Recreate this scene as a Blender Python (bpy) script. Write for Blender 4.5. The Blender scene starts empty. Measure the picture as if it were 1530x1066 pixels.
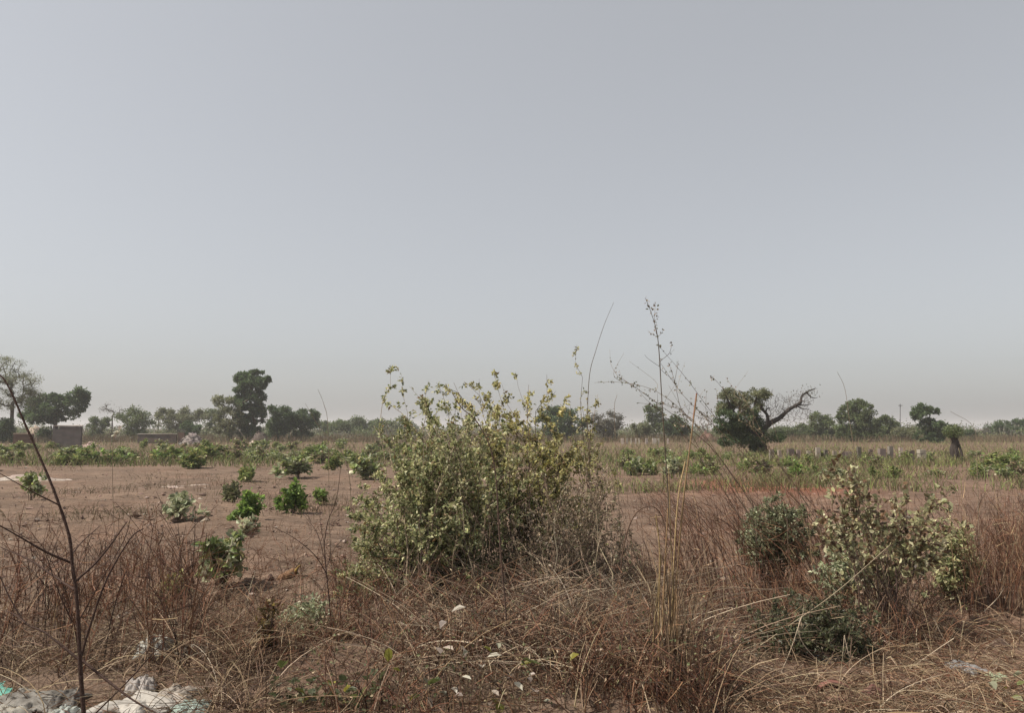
import bpy, math
import numpy as np
from mathutils import Vector

# ------------------------------------------------------------------ camera, sky, sun, exposure
SC = bpy.context.scene
COL = SC.collection
RNG = np.random.default_rng(11)
F, CX, CY, HZ, EYE = 1150.0, 765.0, 533.0, 640.0, 1.6
PITCH = math.atan((HZ - CY) / F)

cam = bpy.data.cameras.new('camera')
cam.sensor_width = 36.0
cam.lens = 36.0 * F / 1530.0
cam.clip_start, cam.clip_end = 0.05, 6000
camo = bpy.data.objects.new('camera', cam)
COL.objects.link(camo)
camo.location = (0, 0, EYE)
camo.rotation_euler = (math.pi / 2 + PITCH, 0, 0)
SC.camera = camo

SUN_EL, SUN_AZ = math.radians(54), math.radians(-100)      # azimuth from +Y (view direction), negative = left
w = bpy.data.worlds.new('World')
SC.world = w
w.use_nodes = True
nt = w.node_tree
nt.nodes.clear()
sky = nt.nodes.new('ShaderNodeTexSky')
sky.sky_type = 'NISHITA'
sky.sun_disc = False
sky.sun_elevation = SUN_EL
sky.sun_rotation = SUN_AZ
sky.air_density, sky.dust_density, sky.ozone_density = 1.0, 2.6, 1.0
hs = nt.nodes.new('ShaderNodeHueSaturation')
hs.inputs['Saturation'].default_value = 0.38
bg = nt.nodes.new('ShaderNodeBackground')
bg.inputs['Strength'].default_value = 0.107
wo = nt.nodes.new('ShaderNodeOutputWorld')
nt.links.new(sky.outputs[0], hs.inputs['Color'])
dust = nt.nodes.new('ShaderNodeMix')                    # even veil of harmattan dust over the whole sky
dust.data_type = 'RGBA'
dust.inputs['Factor'].default_value = 0.36
dust.inputs[7].default_value = (4.85, 4.85, 4.85, 1)
nt.links.new(hs.outputs[0], dust.inputs[6])
nt.links.new(dust.outputs[2], bg.inputs['Color'])
nt.links.new(bg.outputs[0], wo.inputs['Surface'])

sl = bpy.data.lights.new('sun', 'SUN')
sl.energy, sl.angle, sl.color = 5.0, math.radians(1.5), (1.0, 0.93, 0.82)
so = bpy.data.objects.new('sun', sl)
COL.objects.link(so)
sd = Vector((math.sin(SUN_AZ) * math.cos(SUN_EL), math.cos(SUN_AZ) * math.cos(SUN_EL), math.sin(SUN_EL)))
so.rotation_euler = sd.to_track_quat('Z', 'Y').to_euler()
so.location = (0, 0, 30)

SC.view_settings.view_transform = 'Standard'
SC.view_settings.look = 'None'
SC.view_settings.exposure = 0.3
SC.view_settings.gamma = 1.0
SC.view_settings.use_curve_mapping = False
SC.render.engine = 'CYCLES'
SC.cycles.use_denoising = True
SC.cycles.max_bounces = 6
SC.cycles.diffuse_bounces = 3
SC.cycles.transmission_bounces = 4
SC.cycles.volume_bounces = 1
SC.cycles.caustics_reflective = SC.cycles.caustics_refractive = False


# ------------------------------------------------------------------ helpers
def ray(px, py):
    a, b = (px - CX) / F, (CY - py) / F
    return np.array([a, math.cos(PITCH) - b * math.sin(PITCH), math.sin(PITCH) + b * math.cos(PITCH)])


def P(px, py, Y):                       # the point at depth Y (metres along +Y) seen at a pixel
    d = ray(px, py)
    return np.array([0, 0, EYE]) + d * (Y / d[1])


def G(px, py):                          # where a pixel's ray meets the ground
    d = ray(px, py)
    p = np.array([0, 0, EYE]) - d * (EYE / d[2])
    p[2] = T(p[0], p[1])
    return p


def T(x, y):                            # height of the ground
    x, y = np.asarray(x, float), np.asarray(y, float)
    near = np.clip(1.2 - np.abs(y) / 60.0, 0, 1)
    z = 0.05 * np.sin(x * 0.31 + 1.1) * np.sin(y * 0.27 + 0.4) + 0.03 * np.sin(x * 0.83 + y * 0.41)
    z = z + 0.032 * np.sin(y * 4.1 + 1.7 * np.sin(x * 0.6) + 0.8 * np.sin(x * 1.9)) * (0.5 + 0.5 * np.sin(x * 0.7 + y * 0.5))
    return z * near - 0.02


def norm(v):
    return v / np.maximum(np.linalg.norm(v, axis=-1, keepdims=True), 1e-9)


def pick(pal, n, jit=0.22, hue=0.05):
    cols = np.array([c for c, _ in pal], float)
    wt = np.array([q for _, q in pal], float)
    i = RNG.choice(len(pal), n, p=wt / wt.sum())
    c = cols[i] * (1 + RNG.uniform(-jit, jit, (n, 1))) * (1 + RNG.uniform(-hue, hue, (n, 3)))
    return np.clip(c, 0.004, 0.9)


class MB:
    """collects vertices, faces and a colour per vertex; build() links them as one mesh object"""
    def __init__(self):
        self.v, self.q, self.t, self.c, self.n = [], [], [], [], 0

    def add(self, v, q=None, t=None, c=(0.2, 0.2, 0.2)):
        v = np.asarray(v, float).reshape(-1, 3)
        c = np.asarray(c, float)
        if c.ndim == 1:
            c = np.tile(c, (len(v), 1))
        self.v.append(v)
        self.c.append(c)
        if q is not None:
            self.q.append(np.asarray(q, int).reshape(-1, 4) + self.n)
        if t is not None:
            self.t.append(np.asarray(t, int).reshape(-1, 3) + self.n)
        self.n += len(v)

    def mesh(self, name, smooth=False):
        v = np.concatenate(self.v)
        q = np.concatenate(self.q) if self.q else np.zeros((0, 4), int)
        t = np.concatenate(self.t) if self.t else np.zeros((0, 3), int)
        me = bpy.data.meshes.new(name)
        me.vertices.add(len(v))
        me.vertices.foreach_set('co', v.astype(np.float32).ravel())
        loops = np.concatenate([q.ravel(), t.ravel()]).astype(np.int32)
        me.loops.add(len(loops))
        me.loops.foreach_set('vertex_index', loops)
        st = np.concatenate([np.arange(len(q)) * 4, len(q) * 4 + np.arange(len(t)) * 3]).astype(np.int32)
        me.polygons.add(len(st))
        me.polygons.foreach_set('loop_start', st)
        a = me.color_attributes.new('col', 'FLOAT_COLOR', 'POINT')
        cc = np.ones((len(v), 4), np.float32)
        cc[:, :3] = np.concatenate(self.c)
        a.data.foreach_set('color', cc.ravel())
        me.update(calc_edges=True)
        me.polygons.foreach_set('use_smooth', np.full(len(st), bool(smooth)))
        return me

    def build(self, name, mat, parent=None, smooth=False, origin=None):
        if origin is not None:
            self.v = [q - np.asarray(origin) for q in self.v]
        me = self.mesh(name, smooth)
        me.materials.append(MAT[mat])
        o = bpy.data.objects.new(name, me)
        COL.objects.link(o)
        if origin is not None and parent is None:
            o.location = origin
        if parent is not None:
            o.parent = parent
        return o


def tag(o, label=None, cat=None, group=None, kind=None):
    if label:
        o['label'] = label
    if cat:
        o['category'] = cat
    if group:
        o['group'] = group
    if kind:
        o['kind'] = kind
    return o


def thing(name, label, cat, loc=(0, 0, 0), group=None):
    o = bpy.data.objects.new(name, None)
    o.empty_display_size = 0.1
    COL.objects.link(o)
    o.location = loc
    return tag(o, label, cat, group)


def copy_tree(o, parent=None):
    c = o.copy()
    COL.objects.link(c)
    c.parent = parent
    for ch in list(o.children):
        copy_tree(ch, c)
    return c


def tubes(mb, pts, rad, col, sides=3):
    """pts (N,K,3), rad (N,K), col (N,3): one closed-ring tube along each polyline"""
    N, K = pts.shape[:2]
    tan = norm(np.gradient(pts, axis=1))
    ref = norm(RNG.normal(size=(N, 1, 3)))
    n1 = norm(np.cross(tan, ref))
    n2 = np.cross(tan, n1)
    ang = np.arange(sides) * 2 * math.pi / sides
    v = pts[:, :, None, :] + rad[:, :, None, None] * (np.cos(ang)[None, None, :, None] * n1[:, :, None, :] + np.sin(ang)[None, None, :, None] * n2[:, :, None, :])
    idx = np.arange(N * K * sides).reshape(N, K, sides)
    a, b = idx[:, :-1, :], idx[:, 1:, :]
    q = np.stack([a, np.roll(a, -1, 2), np.roll(b, -1, 2), b], -1)
    mb.add(v, q=q, c=np.repeat(col, K * sides, 0))


def ribbons(mb, pts, wid, col):
    """flat blades along each polyline"""
    N, K = pts.shape[:2]
    tan = norm(np.gradient(pts, axis=1))
    ref = RNG.normal(size=(N, 1, 3)) * np.array([1, 1, 0.3])
    s = norm(np.cross(tan, ref)) * wid[:, :, None]
    v = np.stack([pts - s, pts + s], 2)
    idx = np.arange(N * K * 2).reshape(N, K, 2)
    a, b = idx[:, :-1], idx[:, 1:]
    q = np.stack([a[..., 0], a[..., 1], b[..., 1], b[..., 0]], -1)
    mb.add(v, q=q, c=np.repeat(col, K * 2, 0))


def leaves(mb, pos, d, L, W, col, detail=0, up=0.5):
    N = len(pos)
    d = norm(d)
    n = norm(RNG.normal(size=(N, 3)) + np.array([0, 0, up * 2]))
    side = norm(np.cross(d, n))
    n = np.cross(side, d)
    L, W = np.asarray(L).reshape(-1, 1) * np.ones((N, 1)), np.asarray(W).reshape(-1, 1) * np.ones((N, 1))
    fold = RNG.uniform(0.05, 0.35, (N, 1)) * W
    tip = pos + d * L - n * L * RNG.uniform(0, 0.25, (N, 1))
    if detail == 0:
        m1 = pos + d * L * 0.45 + side * W / 2 + n * fold
        m2 = pos + d * L * 0.45 - side * W / 2 + n * fold
        v = np.stack([pos, m1, tip, m2], 1)
        i = np.arange(N) * 4
        t = np.concatenate([np.stack([i, i + 2, i + 1], 1), np.stack([i, i + 3, i + 2], 1)])
        mb.add(v, t=t, c=np.repeat(col, 4, 0))
    else:
        a1 = pos + d * L * 0.28 + side * W * 0.46 + n * fold
        a2 = pos + d * L * 0.68 + side * W * 0.42 + n * fold
        b1 = pos + d * L * 0.28 - side * W * 0.46 + n * fold
        b2 = pos + d * L * 0.68 - side * W * 0.42 + n * fold
        v = np.stack([pos, a1, a2, tip, b2, b1], 1)
        i = np.arange(N) * 6
        q = np.concatenate([np.stack([i, i + 3, i + 2, i + 1], 1), np.stack([i, i + 5, i + 4, i + 3], 1)])
        mb.add(v, q=q, c=np.repeat(col, 6, 0))


def bez(a, b, c, K):
    t = np.linspace(0, 1, K)[None, :, None]
    return (1 - t) ** 2 * a[:, None] + 2 * t * (1 - t) * b[:, None] + t ** 2 * c[:, None]


def along(pts, i, t):
    """points and tangents on polylines i at parameters t"""
    K = pts.shape[1]
    f = np.clip(t, 0, 0.9999) * (K - 1)
    k = f.astype(int)
    fr = (f - k)[:, None]
    a, b = pts[i, k], pts[i, k + 1]
    return a * (1 - fr) + b * fr, norm(b - a)


def curve_px(pix, Y, n=4, dz=0.0):
    """a smooth polyline through pixels at depth(s) Y"""
    Ys = np.interp(np.linspace(0, 1, len(pix)), np.linspace(0, 1, len(np.atleast_1d(Y))), np.atleast_1d(Y))
    p = np.array([P(x, y, q) for (x, y), q in zip(pix, Ys)])
    return smooth_line(p, n)


def smooth_line(p, n=4):
    p = np.asarray(p, float)
    e = np.vstack([2 * p[0] - p[1], p, 2 * p[-1] - p[-2]])
    out = []
    for k in range(1, len(e) - 2):
        for t in np.linspace(0, 1, n, endpoint=False):
            out.append(0.5 * (2 * e[k] + (e[k + 1] - e[k - 1]) * t + (2 * e[k - 1] - 5 * e[k] + 4 * e[k + 1] - e[k + 2]) * t * t + (3 * e[k] - e[k - 1] - 3 * e[k + 1] + e[k + 2]) * t ** 3))
    out.append(p[-1])
    return np.array(out)


def line_tube(mb, p, r0, r1, col, sides=6):
    rad = np.linspace(r0, r1, len(p))[None]
    rad = rad * (1 + RNG.uniform(-0.12, 0.12, rad.shape))
    tubes(mb, np.asarray(p)[None], rad, np.asarray(col)[None], sides)


# ------------------------------------------------------------------ materials
MAT = {}


def node(nt, kind, **kw):
    n = nt.nodes.new(kind)
    for k, v in kw.items():
        if k in n.inputs:
            n.inputs[k].default_value = v
        else:
            setattr(n, k, v)
    return n


def plant_mat(name, rough=0.7, transl=0.0, noise_scale=30.0, amount=0.35, bump=0.0, spec=0.3):
    m = bpy.data.materials.new(name)
    m.use_nodes = True
    t = m.node_tree
    t.nodes.clear()
    out = t.nodes.new('ShaderNodeOutputMaterial')
    at = node(t, 'ShaderNodeAttribute', attribute_name='col')
    tc = t.nodes.new('ShaderNodeTexCoord')
    nz = node(t, 'ShaderNodeTexNoise', Scale=noise_scale, Detail=4.0)
    t.links.new(tc.outputs['Object'], nz.inputs['Vector'])
    mr = node(t, 'ShaderNodeMapRange')
    mr.inputs['To Min'].default_value = 1 - amount
    mr.inputs['To Max'].default_value = 1 + amount
    t.links.new(nz.outputs['Fac'], mr.inputs['Value'])
    mx = node(t, 'ShaderNodeVectorMath', operation='SCALE')
    t.links.new(at.outputs['Color'], mx.inputs[0])
    t.links.new(mr.outputs[0], mx.inputs['Scale'])
    pb = node(t, 'ShaderNodeBsdfPrincipled', Roughness=rough)
    pb.inputs['Specular IOR Level'].default_value = spec
    t.links.new(mx.outputs[0], pb.inputs['Base Color'])
    if bump:
        bp = node(t, 'ShaderNodeBump', Strength=bump, Distance=0.02)
        t.links.new(nz.outputs['Fac'], bp.inputs['Height'])
        t.links.new(bp.outputs[0], pb.inputs['Normal'])
    if transl:
        tr = t.nodes.new('ShaderNodeBsdfTranslucent')
        t.links.new(mx.outputs[0], tr.inputs['Color'])
        ms = node(t, 'ShaderNodeMixShader', Fac=transl)
        t.links.new(pb.outputs[0], ms.inputs[1])
        t.links.new(tr.outputs[0], ms.inputs[2])
        t.links.new(ms.outputs[0], out.inputs['Surface'])
    else:
        t.links.new(pb.outputs[0], out.inputs['Surface'])
    MAT[name] = m


plant_mat('leaf', 0.5, 0.4, 9.0, 0.25, spec=0.45)
plant_mat('wood', 0.85, 0.0, 60.0, 0.4, 0.4, spec=0.15)
plant_mat('straw', 0.75, 0.15, 40.0, 0.3, spec=0.2)
plant_mat('stone', 0.9, 0.0, 14.0, 0.45, 0.6, spec=0.2)
plant_mat('block', 0.95, 0.0, 1.6, 0.35, 0.1, spec=0.1)
plant_mat('cloth', 0.6, 0.15, 5.0, 0.4, 0.06, spec=0.3)
plant_mat('clay', 0.7, 0.0, 18.0, 0.35, 0.3, spec=0.25)


def ground_mat():
    m = bpy.data.materials.new('soil')
    m.use_nodes = True
    t = m.node_tree
    pb = t.nodes['Principled BSDF']
    pb.inputs['Roughness'].default_value = 0.95
    pb.inputs['Specular IOR Level'].default_value = 0.1
    tc = t.nodes.new('ShaderNodeTexCoord')
    at = node(t, 'ShaderNodeAttribute', attribute_name='col')
    big = node(t, 'ShaderNodeTexNoise', Scale=0.45, Detail=6.0, Roughness=0.65)
    mid = node(t, 'ShaderNodeTexNoise', Scale=3.2, Detail=8.0, Roughness=0.7)
    fine = node(t, 'ShaderNodeTexNoise', Scale=38.0, Detail=5.0, Roughness=0.7)
    mp = t.nodes.new('ShaderNodeMapping')
    mp.inputs['Scale'].default_value = (0.45, 1.6, 1.0)
    t.links.new(tc.outputs['Object'], mp.inputs['Vector'])
    t.links.new(tc.outputs['Object'], big.inputs['Vector'])
    t.links.new(mp.outputs[0], mid.inputs['Vector'])
    t.links.new(tc.outputs['Object'], fine.inputs['Vector'])
    prev = at.outputs['Color']
    for nz, lo, hi in ((big, 0.72, 1.3), (mid, 0.5, 1.5), (fine, 0.6, 1.4)):
        mr = node(t, 'ShaderNodeMapRange')
        mr.inputs['From Min'].default_value = 0.28
        mr.inputs['From Max'].default_value = 0.72
        mr.inputs['To Min'].default_value = lo
        mr.inputs['To Max'].default_value = hi
        t.links.new(nz.outputs['Fac'], mr.inputs['Value'])
        sc = node(t, 'ShaderNodeVectorMath', operation='SCALE')
        t.links.new(prev, sc.inputs[0])
        t.links.new(mr.outputs[0], sc.inputs['Scale'])
        prev = sc.outputs[0]
    t.links.new(prev, pb.inputs['Base Color'])
    add = node(t, 'ShaderNodeMath', operation='MULTIPLY_ADD')
    add.inputs[1].default_value = 0.35
    t.links.new(fine.outputs['Fac'], add.inputs[0])
    t.links.new(mid.outputs['Fac'], add.inputs[2])
    bp = node(t, 'ShaderNodeBump', Strength=0.8, Distance=0.08)
    t.links.new(add.outputs[0], bp.inputs['Height'])
    t.links.new(bp.outputs[0], pb.inputs['Normal'])
    MAT['soil'] = m


ground_mat()

# colour lists (linear albedo)
BARK = (0.075, 0.058, 0.045)
TREE_DARK = [((0.079, 0.121, 0.0491), 3), ((0.11, 0.156, 0.0594), 3), ((0.055, 0.0849, 0.0383), 2)]
TREE_MID = [((0.129, 0.162, 0.0621), 3), ((0.0938, 0.127, 0.0505), 3), ((0.178, 0.195, 0.0864), 1)]
TREE_PALE = [((0.221, 0.229, 0.124), 3), ((0.166, 0.174, 0.0881), 3), ((0.124, 0.132, 0.0691), 2)]
TREE_GREY = [((0.147, 0.14, 0.109), 3), ((0.119, 0.119, 0.0868), 2), ((0.182, 0.168, 0.133), 1)]
BUSH_GREY = [((0.376, 0.376, 0.181), 4), ((0.236, 0.252, 0.114), 4), ((0.583, 0.551, 0.324), 3), ((0.103, 0.124, 0.0496), 3), ((0.229, 0.155, 0.0748), 1)]
BUSH_YELLOW = [((0.442, 0.403, 0.156), 4), ((0.299, 0.286, 0.124), 3), ((0.572, 0.52, 0.286), 3), ((0.13, 0.137, 0.065), 2), ((0.221, 0.15, 0.078), 1)]
BUSH_DRY = [((0.252, 0.186, 0.126), 4), ((0.168, 0.126, 0.09), 4), ((0.408, 0.324, 0.228), 3), ((0.138, 0.144, 0.072), 2)]
FRESH = [((0.175, 0.274, 0.0616), 4), ((0.251, 0.35, 0.0873), 3), ((0.105, 0.164, 0.0452), 3)]
FIELD = [((0.185, 0.236, 0.0761), 4), ((0.259, 0.293, 0.0915), 3), ((0.121, 0.154, 0.0537), 3), ((0.349, 0.315, 0.147), 2)]
SAGE = [((0.41, 0.427, 0.272), 4), ((0.273, 0.299, 0.17), 4), ((0.609, 0.592, 0.419), 2), ((0.129, 0.154, 0.0851), 2)]
BROAD = [((0.386, 0.368, 0.202), 4), ((0.534, 0.5, 0.3), 3), ((0.237, 0.229, 0.121), 4), ((0.205, 0.13, 0.0714), 3)]
BROWNLEAF = [((0.15, 0.10, 0.06), 4), ((0.10, 0.066, 0.042), 3), ((0.20, 0.16, 0.10), 2)]
DARKSHRUB = [((0.124, 0.134, 0.0635), 4), ((0.191, 0.191, 0.0976), 3), ((0.0822, 0.0864, 0.049), 3), ((0.283, 0.262, 0.158), 1)]
RED = [((0.174, 0.0825, 0.0491), 5), ((0.121, 0.0582, 0.0375), 4), ((0.253, 0.138, 0.08), 2), ((0.354, 0.25, 0.147), 1)]
TAN = [((0.28, 0.20, 0.125), 4), ((0.20, 0.135, 0.085), 4), ((0.40, 0.31, 0.20), 2), ((0.12, 0.08, 0.052), 2)]
STRAW = [((0.34, 0.25, 0.165), 4), ((0.24, 0.165, 0.108), 4), ((0.46, 0.37, 0.27), 2), ((0.15, 0.092, 0.062), 3)]
FARGRASS = [((0.15, 0.105, 0.068), 4), ((0.12, 0.080, 0.052), 3), ((0.165, 0.135, 0.078), 3), ((0.105, 0.10, 0.05), 3)]
TWIG = [((0.11, 0.075, 0.055), 3), ((0.075, 0.052, 0.04), 3), ((0.20, 0.15, 0.105), 1)]
TWIG_PALE = [((0.24, 0.185, 0.13), 3), ((0.16, 0.12, 0.085), 3), ((0.33, 0.27, 0.20), 1)]

# ------------------------------------------------------------------ ground: one sheet to the horizon
def build_ground():
    ys = np.concatenate([[-120, -60, -30, -15, -6, -2, 0, 1.5], np.geomspace(2.6, 60, 330), np.geomspace(63, 1500, 60)])
    us = np.linspace(-1, 1, 301)
    us = np.sign(us) * np.abs(us) ** 1.15
    X = us[None, :] * (np.maximum(np.abs(ys), 6) * 1.05 + 4)[:, None]
    Yg = np.repeat(ys[:, None], len(us), 1)
    Z = T(X, Yg)
    clod = np.clip(1 - Yg / 45, 0, 1) * (Yg > 2)
    Z = Z + clod * RNG.normal(0, 0.017, Z.shape) * (0.4 + 0.6 * (np.sin(X * 0.9 + 2) * np.sin(Yg * 0.7) > -0.2))
    for k in range(26):                          # small uneven humps and hollows
        a = RNG.uniform(0, 2 * math.pi)
        fr = RNG.uniform(2.0, 7.0)
        Z = Z + clod * 0.006 * np.sin(fr * (X * math.cos(a) * 0.6 + Yg * math.sin(a) * 1.3) + RNG.uniform(0, 6))
    v = np.stack([X, Yg, Z], -1).reshape(-1, 3)
    idx = np.arange(len(v)).reshape(len(ys), len(us))
    q = np.stack([idx[:-1, :-1], idx[:-1, 1:], idx[1:, 1:], idx[1:, :-1]], -1).reshape(-1, 4)
    soil, red, dry = np.array([0.150, 0.104, 0.076]), np.array([0.20, 0.086, 0.054]), np.array([0.13, 0.088, 0.06])
    rc = G(1150, 727)
    m = np.exp(-(((v[:, 0] - rc[0]) / 2.2) ** 2 + ((v[:, 1] - rc[1]) / 3.0) ** 2) ** 2)
    m = np.clip(m + 0.10 * np.sin(v[:, 0] * 1.3) * np.sin(v[:, 1] * 0.9), 0, 1)[:, None]
    far = np.clip((v[:, 1] - 45) / 40, 0, 1)[:, None]
    rt = np.clip((v[:, 0] - 0.12 * v[:, 1]) / 2.5, 0, 1)[:, None] * 0.45
    c = soil * (1 - rt) + np.array([0.16, 0.10, 0.072]) * rt
    c = c * (1 - m) + red * m
    c = c * (1 - far) + dry * far
    mb = MB()
    mb.add(v, q=q, c=c)
    tag(mb.build('ground', 'soil', smooth=True), kind='structure')


build_ground()


# ------------------------------------------------------------------ trees of the background
def skeleton(base, top, targets, r0):
    """trunk from base to top, then limbs that join each clump to the nearest earlier node; returns polylines with radii"""
    nodes = [np.array(base + (top - base) * t) for t in (0, 0.35, 0.7, 1.0)]
    par = [-1, 0, 1, 2]
    order = np.argsort(np.linalg.norm(targets - top, axis=1))
    for k in order:
        tg = targets[k]
        A = np.array(nodes[1:])
        d = np.linalg.norm(A - tg, axis=1) + 0.35 * np.maximum(0, A[:, 2] - tg[2])
        j = int(np.argmin(d)) + 1
        mid = nodes[j] * 0.45 + tg * 0.55 + RNG.normal(0, 0.08, 3) * np.linalg.norm(tg - nodes[j]) + np.array([0, 0, -0.05]) * np.linalg.norm(tg - nodes[j])
        nodes.append(mid)
        par.append(j)
        nodes.append(tg)
        par.append(len(nodes) - 2)
    n = len(nodes)
    load = np.zeros(n)
    for k in range(n - 1, 0, -1):
        load[k] = max(load[k], 1.0)
        load[par[k]] += load[k] * 0.98
    rad = r0 * np.sqrt(load / load[0]) * 0.95
    return np.array(nodes), par, rad


def tree(name, label, cat, Y, tx, blobs, pal, r0=0.16, clumps=34, per=70, leaf=0.24, spread=0.5, full=1.7, bark=BARK, group='trees along the far edge of the field', base_py=None, thin=1.0, fork=0.35):
    base = np.array([P(tx, 640, Y)[0], Y, 0.0])
    base[2] = float(T(base[0], Y)) - 0.05
    root = thing(name, label, cat, base, group)
    mpp = Y / F
    bl = []
    for (cx, cy, rx, ry) in blobs:
        c = P(cx, cy, Y)
        bl.append((c, np.array([rx, min(rx, ry * 1.6), ry]) * mpp))
    for (cx, cy, rx, ry) in (blobs if full > 1 else []):  # boughs that break the outline
        for _ in range(4 if rx > 15 else 2):
            a = RNG.uniform(-0.3, math.pi + 0.3)
            k = RNG.uniform(0.2, 0.36)
            q = P(cx + math.cos(a) * rx * 0.9, cy - math.sin(a) * ry * 0.9, Y + RNG.uniform(-0.4, 0.4) * rx * mpp)
            bl.append((q, np.array([rx, rx, ry]) * k * mpp))
    if full > 1:                                        # leafy skirt near the ground
        xs = [q[0] for q in blobs]
        wid = max(q[0] + q[2] for q in blobs) - min(q[0] - q[2] for q in blobs)
        bl.append((np.array([P(np.mean(xs), 640, Y)[0], Y, 0.75]), np.array([wid * 0.36, wid * 0.3, 9]) * mpp))
    vol = np.array([np.prod(r) ** 0.66 for _, r in bl])
    cnt = np.maximum(4, (clumps * (1.9 if full > 1 else 1) * vol / vol.sum())).astype(int)
    tg = []
    for (c, r), k in zip(bl, cnt):
        d = norm(RNG.normal(size=(k, 3)))
        rr = RNG.uniform(0.15, 1.15, (k, 1)) ** 0.5 * 0.9
        tg.append(c + d * rr * r)
    tg = np.concatenate(tg)
    tg[:, 2] = np.maximum(tg[:, 2], 0.35)
    cen = np.average([c for c, _ in bl], axis=0, weights=vol)
    low = min(c[2] - r[2] for c, r in bl)
    top = np.array([base[0] * 0.6 + cen[0] * 0.4, cen[1], max(0.4, low + (cen[2] - low) * fork)])
    nd, par, rad = skeleton(base, top, tg, r0)
    mw = MB()
    segs = np.array([[nd[p], nd[k]] for k, p in enumerate(par) if p >= 0])
    rr = np.array([[rad[p] if par[p] == -1 or k < 4 else min(rad[p], rad[k] * 1.35), rad[k]] for k, p in enumerate(par) if p >= 0]) * thin
    tubes(mw, segs, np.maximum(rr, 0.012), pick([(bark, 1)], len(segs), 0.15), 5)
    size = np.mean([r.mean() for _, r in bl[:len(blobs)]]) * 0.72
    cr = (spread - 0.02) * size * RNG.uniform(0.4, 1.35, len(tg))
    per = int(per * full * 0.7)
    i = np.repeat(np.arange(len(tg)), per)
    off = norm(RNG.normal(size=(len(i), 3))) * RNG.uniform(0, 1, (len(i), 1)) ** 0.45
    pos = tg[i] + off * cr[i][:, None] * np.array([1.0, 1.0, 0.8])
    pos[:, 2] = np.maximum(pos[:, 2], 0.15)
    tint = RNG.uniform(0.72, 1.3, (len(tg), 1))
    col = pick(pal, len(i)) * tint[i]
    ml = MB()
    leaves(ml, pos, off + RNG.normal(0, 0.6, off.shape), leaf * RNG.uniform(0.6, 1.3, len(i)), leaf * RNG.uniform(0.4, 0.75, len(i)), col)
    tr = mw.build('trunk', 'wood', root, origin=base)
    cr_ = ml.build('crown', 'leaf', root, origin=base)
    cr_['kind'] = 'stuff'
    return root


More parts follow.
